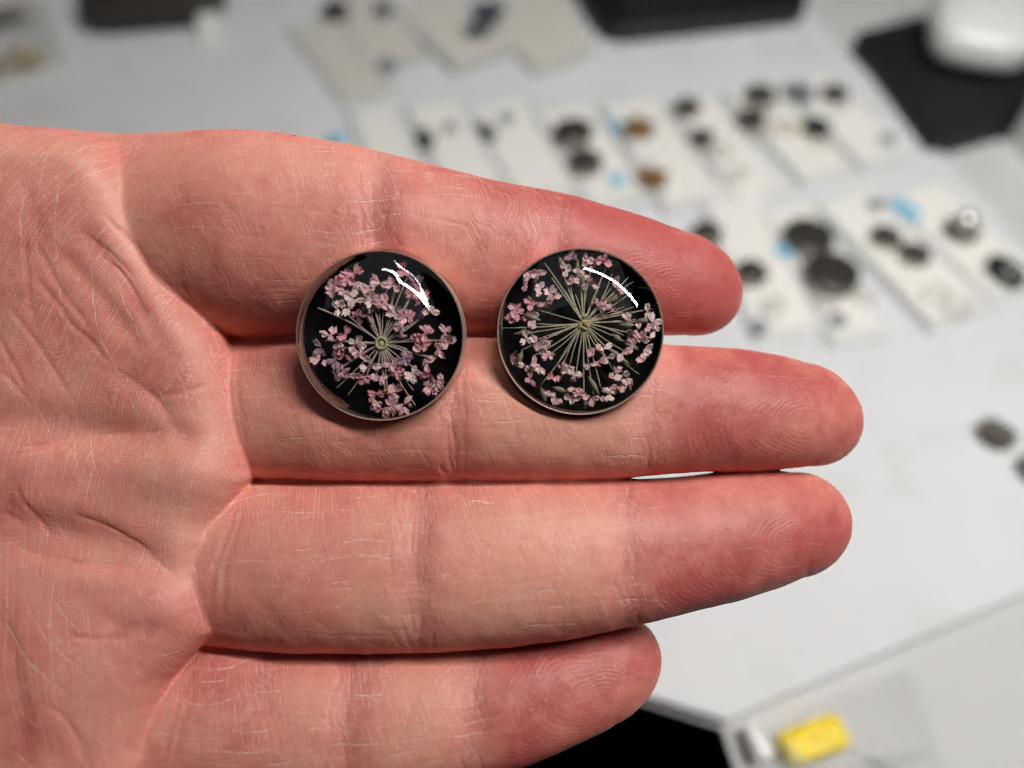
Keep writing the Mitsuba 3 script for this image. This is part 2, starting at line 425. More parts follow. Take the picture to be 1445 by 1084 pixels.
def surface():
    nx, ny, nz = len(AX), len(AY), len(AZ)
    B = (8, 8, 5)
    blocks = [[(i, min(i + b, n)) for i in range(0, n, b)] for n, b in zip((nx, ny, nz), B)]
    ctr = [np.array([A[(s + e - 1) // 2] for s, e in bl]) for A, bl in zip((AX, AY, AZ), blocks)]
    half = [np.array([max(A[e - 1] - A[(s + e - 1) // 2], A[(s + e - 1) // 2] - A[s]) + 0.4 for s, e in bl]) for A, bl in zip((AX, AY, AZ), blocks)]
    C = np.stack(np.meshgrid(*ctr, indexing='ij'), -1)
    Hh = np.stack(np.meshgrid(*half, indexing='ij'), -1)
    fc = field(C.reshape(-1, 3)).reshape(C.shape[:3])
    near = np.abs(fc) < 1.25 * np.linalg.norm(Hh, axis=-1) + 0.3
    bx, by, bz = [np.repeat(np.arange(len(bl)), [e - s for s, e in bl]) for bl in blocks]
    V = fc[bx][:, by][:, :, bz].astype(np.float32)
    todo = near[bx][:, by][:, :, bz]
    I = np.argwhere(todo)
    for s in range(0, len(I), 1_500_000):
        i = I[s:s + 1_500_000]
        V[i[:, 0], i[:, 1], i[:, 2]] = field(np.c_[AX[i[:, 0]], AY[i[:, 1]], AZ[i[:, 2]]])
    # surface nets
    neg = V < 0
    cells = np.zeros((nx - 1, ny - 1, nz - 1), np.int8)
    for a in (0, 1):
        for b in (0, 1):
            for c in (0, 1):
                cells += neg[a:nx - 1 + a, b:ny - 1 + b, c:nz - 1 + c]
    act = np.argwhere((cells > 0) & (cells < 8))
    idx = np.full(cells.shape, -1, np.int32)
    idx[act[:, 0], act[:, 1], act[:, 2]] = np.arange(len(act))
    pos, cnt = np.zeros((len(act), 3)), np.zeros(len(act))
    P = lambda i: np.c_[AX[i[:, 0]], AY[i[:, 1]], AZ[i[:, 2]]]  # noqa: E731
    for ax in range(3):
        o = [k for k in range(3) if k != ax]
        for a in (0, 1):
            for b in (0, 1):
                i0 = act.copy()
                i0[:, o[0]] += a
                i0[:, o[1]] += b
                i1 = i0.copy()
                i1[:, ax] += 1
                v0, v1 = V[tuple(i0.T)], V[tuple(i1.T)]
                c = (v0 < 0) != (v1 < 0)
                t = v0[c] / (v0[c] - v1[c])
                pos[c] += P(i0[c]) * (1 - t)[:, None] + P(i1[c]) * t[:, None]
                cnt[c] += 1
    pos /= cnt[:, None]
    faces = []
    for ax in range(3):
        o = [(ax + 1) % 3, (ax + 2) % 3]
        s0, s1 = [slice(None)] * 3, [slice(None)] * 3
        s0[ax], s1[ax] = slice(0, -1), slice(1, None)
        a, b = neg[tuple(s0)], neg[tuple(s1)]
        e = np.argwhere(a != b)
        e = e[(e[:, o[0]] > 0) & (e[:, o[1]] > 0) & (e[:, o[0]] < idx.shape[o[0]]) & (e[:, o[1]] < idx.shape[o[1]])]
        q = []
        for d0, d1 in ((-1, -1), (0, -1), (0, 0), (-1, 0)):
            j = e.copy()
            j[:, o[0]] += d0
            j[:, o[1]] += d1
            q.append(idx[tuple(j.T)])
        q = np.stack(q, 1)
        out = a[tuple(e.T)]
        q = np.where(out[:, None], q, q[:, ::-1])
        faces.append(q)
    q = np.vstack(faces)
    q = q[(q >= 0).all(1)]
    # shorter diagonal
    d02 = ((pos[q[:, 0]] - pos[q[:, 2]]) ** 2).sum(1)
    d13 = ((pos[q[:, 1]] - pos[q[:, 3]]) ** 2).sum(1)
    m = d02 <= d13
    f = np.vstack([q[m][:, [0, 1, 2]], q[m][:, [0, 2, 3]], q[~m][:, [0, 1, 3]], q[~m][:, [1, 2, 3]]])
    return pos, f


def grad(p, e=0.12):
    g = np.stack([field(p + e * d) - field(p - e * d) for d in np.eye(3)], 1) / (2 * e)
    return g


# ---- skin relief and pigment, as maps over the palm side of the hand (0.1 mm)
MX0, MY0, MS = -72.0, -53.0, 0.1
mx, my = np.arange(MX0, 48, MS), np.arange(MY0, 37, MS)
MXX, MYY = np.meshgrid(mx, my, indexing='ij')
SH = MXX.shape


def n2(sx, sy, seed, octaves=3):
    return meshkit.fbm(np.stack([MXX * sx, MYY * sy, np.full(SH, seed * 7.3)], -1), octaves, seed)


REL, DRY, RED, PURPLE = (np.zeros(SH) for _ in range(4))


def stroke(pts, w, val, target, mode='add', taper=True, wob=0.12, dash=None):
    """lays a soft line of half-width w (mm) along the polyline into a map"""
    p = np.asarray(pts, float)
    # resample and wobble
    seg = np.linalg.norm(np.diff(p, axis=0), axis=1)
    s = np.r_[0, np.cumsum(seg)]
    n = max(4, int(s[-1] / 0.8))
    t = np.linspace(0, s[-1], n)
    q = np.stack([np.interp(t, s, p[:, k]) for k in (0, 1)], 1)
    if len(p) > 2:
        q = ndimage.gaussian_filter1d(q, 1.2, axis=0, mode='nearest')
    q = q + ndimage.gaussian_filter1d(rng.normal(0, 1, (n, 2)), 1.0, axis=0) * wob * 1.5
    wt = np.ones(n)
    if taper:
        k = np.arange(n) / (n - 1)
        wt = np.clip(np.minimum(k, 1 - k) * 5, 0.05, 1)
    if dash is not None:
        wt = wt * np.clip(0.5 + dash * ndimage.gaussian_filter1d(rng.normal(0, 1, n), 1.0) * 1.7, 0, 1.2)
    for a, b, wa, wb in zip(q[:-1], q[1:], wt[:-1], wt[1:]):
        pad = 2.6 * w
        i0, i1 = int((min(a[0], b[0]) - pad - MX0) / MS), int((max(a[0], b[0]) + pad - MX0) / MS) + 2
        j0, j1 = int((min(a[1], b[1]) - pad - MY0) / MS), int((max(a[1], b[1]) + pad - MY0) / MS) + 2
        i0, j0, i1, j1 = max(i0, 0), max(j0, 0), min(i1, SH[0]), min(j1, SH[1])
        if i0 >= i1 or j0 >= j1:
            continue
        X, Y = MXX[i0:i1, j0:j1], MYY[i0:i1, j0:j1]
        d = b - a
        l2 = d @ d + 1e-12
        u = np.clip(((X - a[0]) * d[0] + (Y - a[1]) * d[1]) / l2, 0, 1)
        dist2 = (X - a[0] - u * d[0]) ** 2 + (Y - a[1] - u * d[1]) ** 2
        v = np.exp(-dist2 / (w * w)) * (wa + (wb - wa) * u)
        S = target[i0:i1, j0:j1]
        np.maximum(S, v * val, out=S)


def lines(list_px, w, val, target, z=6.5, **k):
    for l in list_px:
        a = np.array(l, float)
        stroke(L(a[:, 0], a[:, 1], z), w, val, target, **k)


# folds of the palm
GROOVE, FINE, WHITE = np.zeros(SH), np.zeros(SH), np.zeros(SH)
BIG = np.zeros(SH)
lines([[(116, 308), (144, 355), (177, 386), (194, 416), (213, 452), (235, 488), (255, 519)], [(78, 342), (119, 383), (149, 425), (188, 472), (205, 500)],
       [(160, 519), (194, 541), (221, 560), (244, 599), (257, 615), (302, 642)], [(0, 632), (55, 626), (116, 612), (155, 612), (221, 611), (246, 600)],
       [(0, 759), (42, 781), (91, 793), (144, 795), (190, 800)], [(95, 720), (138, 743), (194, 770), (235, 804), (252, 824)], [(133, 862), (180, 880), (232, 890), (268, 902)],
       [(45, 255), (60, 310), (75, 345)], [(0, 860), (30, 930), (40, 1000), (40, 1084)]], 0.95, 1.0, BIG)
lines([[(53, 383), (83, 422), (102, 455), (133, 483), (163, 519)], [(19, 430), (42, 466), (61, 499), (89, 541), (102, 571)], [(0, 466), (14, 502), (40, 560)], [(55, 328), (75, 369), (94, 411), (116, 444), (136, 470)],
       [(46, 300), (51, 380), (50, 466)], [(221, 560), (260, 552), (298, 543)], [(0, 520), (26, 545), (42, 570)], [(64, 983), (89, 994), (111, 1028), (125, 1084)], [(170, 1048), (180, 1084)],
       [(100, 890), (140, 900), (185, 895)], [(25, 671), (36, 709), (55, 740), (66, 770)], [(0, 720), (30, 745)], [(120, 330), (165, 360), (195, 398)], [(150, 300), (190, 350), (230, 410)]], 0.36, 1.0, GROOVE)
lines([[(55, 326), (75, 367), (94, 409), (116, 442), (136, 467)], [(49, 300), (54, 380), (53, 466)], [(122, 635), (133, 676)], [(165, 640), (188, 698), (190, 723)], [(144, 665), (155, 715)], [(58, 671), (66, 726), (91, 776)],
       [(27, 669), (39, 707), (58, 738)], [(75, 798), (86, 826), (105, 867), (115, 900)], [(30, 770), (40, 810), (60, 840)], [(22, 428), (45, 464), (64, 497), (92, 539)], [(56, 381), (86, 420), (105, 453), (136, 481)],
       [(0, 222), (40, 205), (62, 215)], [(10, 245), (30, 232), (65, 222)], [(40, 190), (90, 200), (130, 203)], [(5, 180), (50, 178), (90, 184)], [(90, 240), (130, 228), (165, 222)], [(200, 545), (250, 530), (285, 505)],
       [(215, 640), (240, 668)], [(70, 1000), (90, 1020), (110, 1060)], [(10, 890), (18, 960), (14, 1030)], [(0, 640), (40, 628), (85, 622)], [(20, 650), (60, 640), (100, 622)]], 0.17, 1.0, WHITE, dash=0.8)
lines([[(160, 519), (194, 541), (221, 560), (244, 599), (257, 615), (302, 642)], [(0, 632), (55, 626), (116, 612), (155, 612), (221, 611), (246, 600)], [(0, 759), (42, 781), (91, 793), (144, 795), (190, 800)],
       [(95, 720), (138, 743), (194, 770), (235, 804), (252, 824)], [(144, 355), (177, 386), (194, 416), (213, 452), (235, 488)]], 0.26, 1.4, GROOVE, dash=0.4)
# joint creases on the fingers
JOINT = np.zeros(SH)
for f in FINGERS.values():
    for n, j in enumerate(f['JX']):
        cy, r = np.interp(j, f['xs'], f['c']), np.interp(j, f['xs'], f['r'])
        for dx, v, w in ((0, 1.5, 0.24), (-0.6, 0.8, 0.18), (-1.7, 1.1, 0.2), (1.4, 1.0, 0.2), (0.7, 0.6, 0.15), (-3.0, 0.6, 0.17), (2.7, 0.5, 0.15)) if n == 0 else ((0, 1.4, 0.22), (-1.0, 0.7, 0.17), (1.1, 0.7, 0.17), (0.5, 0.5, 0.14)):
            b = rng.uniform(-0.5, 0.5)
            stroke([(j + dx + b + 0.9, cy + r * 0.98), (j + dx, cy + r * 0.4), (j + dx - 0.1, cy - r * 0.3), (j + dx + 0.5 - b, cy - r * 0.98)], w, v * rng.uniform(0.45, 0.9), GROOVE, wob=0.32, taper=False, dash=0.7)
        t = (MYY - cy) / r
        m = np.exp(-((MXX - j) / (2.4 if n == 0 else 1.7)) ** 2) * (np.abs(t) < 1)
        JOINT = np.maximum(JOINT, m)
lines([[(318, 485), (322, 530), (327, 580), (342, 640)], [(330, 488), (336, 560), (345, 640)], [(306, 745), (320, 720), (332, 692)], [(303, 850), (312, 790), (330, 735), (336, 690)], [(318, 895), (325, 800), (341, 730), (345, 690)],
       [(232, 1084), (250, 1000), (262, 955), (276, 935)], [(245, 1084), (262, 1000), (272, 960)]], 0.5, 1.0, GROOVE, z=4)
lines([[(318, 690), (312, 760), (318, 850)], [(222, 1050), (232, 1000), (245, 965)], [(228, 1020), (240, 985)], [(338, 560), (344, 600)], [(328, 550), (333, 590)]], 0.45, 0.8, WHITE, z=4, dash=0.5)

# fine wrinkles and dry lines of the fingers: along and across
for name, f in FINGERS.items():
    x0, x1 = float(L(f['base'] + 20, 700, 5)[0]), f['JX'][1]
    for k in range(26):                                          # along the finger
        t = rng.uniform(-0.9, 0.75)
        a = rng.uniform(x0, x1 - 3)
        b = min(a + rng.uniform(5, 17), x1 + 1)
        X = np.linspace(a, b, 8)
        sl = rng.normal(0.0, 0.05)
        Y = np.interp(X, f['xs'], f['c'] + t * f['r']) + sl * (X - a) + rng.normal(0, 0.1)
        v = rng.uniform(0.3, 1)
        P_ = np.c_[X, Y]
        stroke(P_, rng.uniform(0.1, 0.16), v, WHITE, wob=0.14, dash=1.3)
        stroke(P_ + [0, -0.16], 0.2, v * 0.8, FINE, wob=0.1)
    for k in range(110):                                         # across
        X = rng.uniform(x0, x1 + 1)
        t0 = rng.uniform(-0.95, 0.6)
        t1 = min(t0 + rng.uniform(0.25, 0.9), 0.98)
        c, r = np.interp(X, f['xs'], f['c']), np.interp(X, f['xs'], f['r'])
        sl = (0.32 if name in ('index', 'middle') else -0.22) + rng.normal(0, 0.12)
        tt = np.linspace(t0, t1, 6)
        P_ = np.c_[X - sl * (tt - t0) * r, c + tt * r]
        v = rng.uniform(0.15, 0.75)
        stroke(P_, rng.uniform(0.08, 0.13), v * 0.8, WHITE, wob=0.1, dash=1.2)
        stroke(P_ + [0.15, 0], 0.17, v * 0.7, FINE, wob=0.1)
    for k in range(34):                                          # tip
        X = rng.uniform(x1, f['XT'] + 3)
        t0 = rng.uniform(-0.9, 0.8)
        c, r = np.interp(X, f['xs'], f['c']), np.interp(X, f['xs'], f['r'])
        a = rng.uniform(0, math.pi) if rng.random() < 0.4 else rng.normal(0.1, 0.25)
        l = rng.uniform(0.6, 3.0)
        stroke([(X, c + t0 * r), (X + l * math.cos(a), c + t0 * r + l * math.sin(a))], 0.09, rng.uniform(0.15, 0.5), WHITE, wob=0.08, dash=1.2)


# fine lines of the palm follow its two crossing directions
def palm_dir(x, y):
    a = -58 + 34 * np.clip((6 - y) / 40, -0.6, 1.4) + 25 * np.clip((x + 40) / 12, -1, 1) * (y < 8)
    return a


for k in range(900):
    x, y = rng.uniform(-66, -34), rng.uniform(-50, 33)
    if bil(PALM_D, np.array([x]), np.array([y]))[0] > -0.8:
        continue
    cross = rng.random() < 0.55
    P_ = []
    for s in range(rng.integers(4, 10)):
        a = math.radians(palm_dir(x, y) + (88 if cross else 0) + rng.normal(0, 6))
        P_.append((x, y))
        x, y = x + 0.55 * math.cos(a), y + 0.55 * math.sin(a)
    v = rng.uniform(0.1, 0.6) ** 1.2
    if rng.random() < 0.5:
        stroke(P_, rng.uniform(0.07, 0.12), v, WHITE, wob=0.08, dash=1.0)
    stroke(np.array(P_) + [0.12, -0.1], 0.15, v, FINE, wob=0.06)

patch = smoothstep_np = lambda a, b, x: np.clip((x - a) / (b - a), 0, 1) ** 2 * (3 - 2 * np.clip((x - a) / (b - a), 0, 1))
dry_zone = 0.35 + 0.65 * patch(0.42, 0.62, n2(0.09, 0.11, 3))
WHITE *= dry_zone * (0.6 + 0.8 * n2(2.2, 2.2, 5, 2))
FLAKE = patch(0.58, 0.80, n2(2.6, 4.4, 8, 3)) * JOINT * 0.45
grain = n2(2.6, 2.6, 11, 2) - 0.5
lump = n2(0.35, 0.35, 12, 3) - 0.5
REL = -0.29 * ndimage.gaussian_filter(BIG, 4) - 0.12 * np.minimum(GROOVE, 1.4) - 0.050 * FINE + 0.022 * WHITE + 0.03 * grain + 0.30 * lump + 0.03 * FLAKE

# pigment: blood shows through at the tips, pressed paler along the middle bones, mottled everywhere
RED = 1.1 * (n2(0.13, 0.15, 21, 3) - 0.5) * 2 + 0.5 * (n2(0.55, 0.55, 22, 3) - 0.5) * 2
PALE = np.zeros(SH)
for name, f in FINGERS.items():
    c, r = np.interp(MXX, f['xs'], f['c']), np.interp(MXX, f['xs'], f['r'])
    if name == 'index':  # skin redder here; the red also paints down brightness from the near lamp
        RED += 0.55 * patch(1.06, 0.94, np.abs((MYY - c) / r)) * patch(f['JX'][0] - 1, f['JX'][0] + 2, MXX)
    t = (MYY - c) / r
    on = patch(1.06, 0.94, np.abs(t))
    j0, j1 = f['JX']
    RED += on * 0.85 * patch(j1 - 5.0, j1 + 9.0, MXX + 3 * (n2(0.2, 0.2, 41) - 0.5))
    PALE += on * (0.06 if name == 'index' else 0.5) * patch(1.0, 0.45, np.abs(t - 0.1)) * patch(j0 + 1, j0 + 6, MXX) * patch(j1 + 2.5, j1 - 8, MXX + 5 * (n2(0.25, 0.25, 43) - 0.5))
    PALE += on * (0.05 if name == 'index' else 0.4) * patch(1.0, 0.4, np.abs(t - 0.1)) * np.exp(-((MXX - (j0 - 4)) / 4) ** 2)
    PURPLE += on * (0.36 * np.exp(-((MXX - j0 - 0.6) / 1.7) ** 2) + 0.25 * np.exp(-((MXX - j1) / 1.3) ** 2)) * (0.5 + n2(0.4, 0.3, 31))
RED += 0.18 * BIG + 0.16 * GROOVE


def mp(grid, x, y):
    return ndimage.map_coordinates(grid, [(x - MX0) / MS, (y - MY0) / MS], order=1, mode='nearest')


def make_hand():
    v, f = surface()
    for _ in range(2):
        s = field(v)
        g = grad(v) if _ == 0 else g
        v = v - g * (np.clip(s, -0.5, 0.5) / np.maximum((g ** 2).sum(1), 0.25))[:, None]
    # relax the net a little along the surface
    g = grad(v, 0.2)
    n = g / np.maximum(np.linalg.norm(g, axis=1, keepdims=True), 1e-9)
    front = np.clip((n[:, 2] + 0.15) / 0.5, 0, 1) * np.clip((v[:, 0] + 71) / 3, 0, 1)
    x, y = v[:, 0], v[:, 1]
    d = mp(REL, x, y) * front
    for c, Rm in PLUG_DENTS:                                     # pressed smooth under the plugs
        d *= np.clip((np.hypot(x - c[0], y - c[1]) - 10.0) / 1.2, 0, 1)
    v2 = v + n * d[:, None]
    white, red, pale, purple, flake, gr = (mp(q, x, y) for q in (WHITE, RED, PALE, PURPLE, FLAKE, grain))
    side = 1 - front
    base = np.array([0.615, 0.217, 0.168])
    col = np.broadcast_to(base, v.shape).copy()
    mixc = lambda c, t, w: c + (np.asarray(t) - c) * np.clip(w, 0, 1)[:, None]  # noqa: E731
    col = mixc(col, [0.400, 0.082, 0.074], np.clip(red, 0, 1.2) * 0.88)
    col = mixc(col, [0.650, 0.315, 0.225], np.clip(-red, 0, 1) * 0.85)
    col = mixc(col, [0.680, 0.330, 0.225], pale)
    col = mixc(col, [0.380, 0.150, 0.150], purple * 0.6)
    col *= (1 + 0.16 * gr)[:, None]
    w = np.clip(white * 0.15 + flake, 0, 0.5) * np.clip(front * 1.2, 0, 1)
    col = mixc(col, [0.76, 0.56, 0.48], w)
    # one dark speck of dirt near the upper edge of the index finger
    sx, sy = L(418, 196, 2)
    col = mixc(col, [0.03, 0.02, 0.02], np.exp(-((x - sx) ** 2 + (y - sy) ** 2) / 0.03))
    uv = v[:, :2] * 1.0
    m = trimesh.Trimesh(v2, f, process=False)
    return m, col, uv


TIPS = []
for f in FINGERS.values():
    TIPS.append((f['XT'] - 2.0, float(np.interp(f['XT'], f['xs'], f['c'])) - 1.0, float(f['JX'][1])))


def lineset(u, v, f, w, seed, run, keep):
    """fine lines running along u, one to each band of v (f bands per mm), each with its own place and breaks; w: half width in mm"""
    t = v * f + (noise(u * 0.16, v * 0.25, seed) - 0.5) * 0.8 + (noise(u * 1.4, v * 1.4, seed + 0.5) - 0.5) * 0.16
    c = dr.floor(t)
    d = dr.abs(t - c - 0.15 - 0.7 * cell_rand(c, seed)) / f
    on = smoothstep(keep, keep + 0.22, noise(u * run + 61.0 * cell_rand(c, seed + 1), c + 0.5, seed + 3.5))
    return smoothstep(w, w * 0.25, d) * on


PALM_EDGE_X = -37.0


def dry_lines(uv):
    """the net of fine dry lines: along and across each finger, two crossing directions on the palm (uv in mm)"""
    x, y = uv.x, uv.y
    wx, wy = (noise(x * 0.16, y * 0.16, 1.5) - 0.5) * 1.3, (noise(x * 0.16, y * 0.16, 2.5) - 0.5) * 1.3
    palm = smoothstep(PALM_EDGE_X + 1.0, PALM_EDGE_X - 1.0, x + 0.25 * (dr.abs(y + 8) - 8))
    a = (-0.95 + 0.012 * (6 - y)) * palm + 0.06
    ca, sa = dr.cos(a), dr.sin(a)
    u, v = x * ca + y * sa + wx, -x * sa + y * ca + wy
    zone = smoothstep(0.30, 0.66, fbm(x * 0.13, y * 0.15, 6.0, octaves=2))
    tip = dr.maximum(dr.maximum(smoothstep(6.0, 9.0, x) * smoothstep(8.0, 10.0, y), smoothstep(17.0, 20.0, x)), smoothstep(-4.5, -2.0, x) * smoothstep(-29.0, -31.0, y))
    sl = u + 0.26 * v * (1 - palm)
    along = 1.2 * lineset(u, v, 0.60, 0.095, 11, 0.36, 0.46) + 0.5 * lineset(u, v + 0.35 * u * palm, 1.7, 0.060, 14, 0.85, 0.46)
    across = 0.8 * lineset(v, sl, 1.25, 0.070, 12, 0.55, 0.46) + 0.75 * lineset(v, sl + 0.12 * v, 2.4, 0.055, 13, 0.8, 0.36)
    slant = lineset((u + v) * 0.7071, (v - u) * 0.7071, 1.5, 0.055, 15, 0.6, 0.42) * palm
    zone = dr.maximum(zone, 0.62 * palm)
    crumb = 0.35 + 0.65 * smoothstep(0.34, 0.60, noise(x * 3.6, y * 3.6, 33.0))
    return dr.minimum(along * (0.85 - 0.25 * palm) + across * (0.70 + 0.15 * palm) + 0.14 * slant, 1.1) * crumb * (0.40 + 0.70 * zone) * (1 - 0.80 * tip), palm, tip


def phase(uv, palm):
    """papillary ridges: loops round each tip's core, bands elsewhere; returns the height from -1 to 1 and where it is a tip"""
    x, y = uv.x, uv.y
    w1 = (fbm(x * 0.22, y * 0.22, 3.0, octaves=2) - 0.5) * 5.0
    ph = x * 0.85 * (1 - palm) + y * (0.25 + 0.75 * palm) + w1
    on = mi.Float(0)
    for cx, cy, j in TIPS:
        dx, dy = x - cx, y - cy
        rr = dr.sqrt(dx * dx * dr.select(dx > 0, 0.55, 0.28) + dy * dy * 0.9 + 0.01)
        k = smoothstep(j + 1.5, j + 4.0, x) * smoothstep(10.5, 9.0, dr.abs(dy))
        ph = ph + (rr + 0.25 * w1 - ph) * k
        on = dr.maximum(on, k)
    return dr.sin(ph * (2 * math.pi / 0.43)), on


def ridge(p, n, uv):
    x, y = uv.x, uv.y
    ln, palm, tip = dry_lines(uv)
    s_, on = phase(uv, palm)
    mask = dr.maximum(smoothstep(0.2, 0.55, noise(x * 0.6, y * 0.6, 9.0)), 0.75 * tip)
    return (s_ * 0.5 * (0.85 + 0.35 * on) * mask + 1.0 * (noise(x * 5, y * 5, 1.0) - 0.5) - 3.0 * ln) * 1e-5


def dryness(p, n, uv):
    ln, palm, tip = dry_lines(uv)
    s_, on = phase(uv, palm)
    mask = smoothstep(0.35, 0.65, noise(uv.x * 0.5, uv.y * 0.5, 29.0)) * (0.5 + 0.5 * noise(uv.x * 3, uv.y * 3, 30.0))
    fleck = smoothstep(0.84, 0.93, noise(uv.x * 6.5, uv.y * 6.5, 21.0)) * 0.18
    return dr.clip(ln * 0.62 + fleck + 0.17 * (1 - 0.72 * on) * smoothstep(0.2, 0.95, s_) * mask, 0, 0.65)


BUMP = proc(ridge, eps=5e-5)
scene['mat_skin'] = {'type': 'twosided', 'b': {'type': 'bumpmap', 't': BUMP, 'scale': 1.6, 'b': {'type': 'blendbsdf', 'weight': proc(dryness),
                     'b0': {'type': 'principled', 'base_color': {'type': 'mesh_attribute', 'name': 'vertex_color'}, 'roughness': 0.48, 'specular': 0.34, 'flatness': 0.2},
                     'b1': {'type': 'principled', 'base_color': rgb(0.74, 0.52, 0.45), 'roughness': 0.5, 'specular': 0.4}}}}
hand_mesh, hand_col, hand_uv = make_hand()
hv = np.asarray(hand_mesh.vertices) @ HM[:3, :3].T + HM[:3, 3]
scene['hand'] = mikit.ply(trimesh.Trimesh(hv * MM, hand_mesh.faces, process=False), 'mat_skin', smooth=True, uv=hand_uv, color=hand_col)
labels['hand'] = {'label': 'open left hand, palm up with fingers pointing right, holding two round black plugs', 'category': 'hand'}

# ------------------------------------------------------------------ the two flower plugs
scene['mat_resin'] = {'type': 'thindielectric', 'int_ior': 1.55}
scene['mat_inner_wall'] = principled((0.050, 0.031, 0.024), 0.8, specular=0.15)
scene['mat_plug_black'] = principled((0.004, 0.0038, 0.0036), 0.6, specular=0.2)
GRAIN = lambda a, b: proc(lambda p, n, uv: mix(a, b, fbm(p.x * 2600, p.y * 2600, p.z * 2600)))  # noqa: E731
PETAL = {'type': 'twosided', 'b': None}
for k, (a, b) in enumerate([((0.56, 0.29, 0.315), (0.74, 0.49, 0.50)), ((0.56, 0.22, 0.265), (0.68, 0.36, 0.39)), ((0.60, 0.42, 0.41), (0.78, 0.63, 0.60)), ((0.24, 0.14, 0.18), (0.36, 0.24, 0.29))]):
    scene[f'mat_petal_{k}'] = principled(GRAIN(a, b), 0.7, specular=0.2)
scene['mat_stem_left'] = principled(GRAIN((0.24, 0.185, 0.16), (0.40, 0.315, 0.28)), 0.6)
scene['mat_stem_right'] = principled(GRAIN((0.30, 0.26, 0.165), (0.48, 0.43, 0.30)), 0.6)
scene['mat_bud_right'] = principled(GRAIN((0.12, 0.105, 0.065), (0.24, 0.21, 0.14)), 0.6)
scene['mat_bud_left'] = principled(GRAIN((0.18, 0.12, 0.13), (0.30, 0.20, 0.21)), 0.6)
scene['mat_heart'] = principled(GRAIN((0.27, 0.22, 0.10), (0.42, 0.36, 0.19)), 0.7)
scene['mat_pollen'] = principled((0.50, 0.24, 0.04), 0.6)

LEFT_FLORETS = [(425, 210), (395, 250), (325, 270), (365, 310), (300, 312), (330, 395), (385, 400), (418, 358), (455, 292), (512, 310), (535, 365), (578, 368), (575, 260), (640, 285), (440, 450), (660, 425), (730, 450), (780, 262),
                (760, 320), (825, 338), (785, 370), (850, 430), (700, 195), (830, 550), (828, 600), (942, 545), (955, 610), (900, 640), (845, 720), (815, 765), (755, 778), (722, 690), (670, 770), (850, 815), (860, 868), (920, 832),
                (640, 885), (545, 888), (580, 985), (535, 950), (640, 962), (705, 972), (560, 800), (475, 805), (375, 785), (345, 785), (360, 670), (240, 635), (230, 690), (310, 700), (330, 605), (370, 555), (285, 555), (425, 608), (650, 855), (500, 740), (500, 425), (700, 505), (640, 735), (445, 655), (605, 385), (775, 600)]
LEFT_STEMS = [(220, 410), (330, 385), (430, 340), (490, 310), (560, 330), (610, 300), (650, 310), (690, 420), (780, 480), (820, 440), (830, 560), (900, 590), (885, 690), (830, 790), (750, 865), (770, 965), (600, 780), (540, 800),
              (490, 780), (385, 890), (320, 850), (320, 760), (340, 640), (260, 590), (420, 610), (700, 760), (660, 800), (590, 860), (470, 430), (540, 420), (720, 640), (520, 700), (720, 250), (690, 575), (400, 700), (630, 400), (740, 350), (610, 960)]
RIGHT_FLORETS = [(530, 120), (545, 190), (540, 250), (615, 130), (622, 180), (608, 230), (642, 270), (715, 145), (790, 262), (800, 290), (300, 232), (345, 222), (280, 285), (355, 300), (412, 312), (442, 342), (310, 388), (385, 375),
                 (222, 410), (240, 440), (190, 468), (300, 455), (330, 470), (690, 380), (755, 410), (280, 570), (345, 600), (380, 582), (392, 640), (400, 672), (220, 690), (270, 730), (328, 722), (310, 805), (362, 742), (490, 750),
                 (442, 800), (520, 745), (552, 790), (430, 890), (452, 912), (560, 860), (540, 905), (580, 895), (690, 905), (650, 908), (645, 728), (690, 712), (672, 640), (720, 640), (742, 690), (780, 765), (850, 800), (800, 850),
                 (760, 882), (842, 842), (825, 780), (880, 620), (950, 640), (920, 685), (910, 530), (860, 560), (932, 580), (862, 470), (972, 430), (990, 480), (1002, 530), (962, 510), (500, 190), (820, 660)]
RIGHT_STEMS = [(380, 140), (480, 180), (575, 150), (600, 110), (640, 230), (660, 160), (735, 175), (770, 280), (850, 240), (880, 262), (870, 320), (830, 400), (990, 410), (890, 470), (980, 480), (830, 560), (900, 620), (910, 770), (780, 770),
               (740, 690), (610, 960), (590, 600), (530, 720), (480, 760), (370, 830), (420, 660), (300, 600), (220, 550), (150, 515), (350, 415), (330, 670), (450, 560), (640, 640), (560, 330), (530, 260), (800, 320), (820, 430), (420, 560), (430, 240), (700, 260), (760, 220), (500, 300), (860, 660), (700, 840), (560, 800), (460, 720), (270, 480), (260, 640), (660, 880), (880, 400), (610, 200), (930, 560)]
RIGHT_BUDS = [((460, 100), (495, 190)), ((570, 140), (575, 290)), ((600, 180), (598, 300)), ((690, 120), (660, 190)), ((800, 235), (765, 285)), ((820, 320), (740, 380)), ((220, 550), (345, 540)), ((355, 620), (435, 585)), ((240, 720), (270, 640)),
              ((370, 740), (330, 780)), ((500, 690), (485, 790)), ((370, 840), (400, 920)), ((430, 840), (520, 870)), ((630, 780), (690, 880)), ((770, 720), (795, 810)), ((730, 620), (860, 720)), ((800, 500), (890, 500)), ((890, 478), (985, 476)),
              ((760, 550), (820, 590)), ((830, 600), (905, 635)), ((610, 900), (620, 970)), ((270, 440), (370, 475)), ((330, 220), (385, 200))]
LEFT_BUDS = [((330, 380), (380, 370)), ((520, 480), (530, 540)), ((660, 570), (720, 565)), ((490, 440), (540, 520)), ((600, 420), (640, 400)), ((720, 940), (750, 970)), ((850, 800), (880, 830)), ((700, 340), (740, 330)), ((480, 320), (500, 360)),
             ((780, 470), (820, 445)), ((890, 590), (920, 600)), ((300, 650), (350, 640)), ((560, 730), (540, 770)), ((400, 740), (350, 770))]


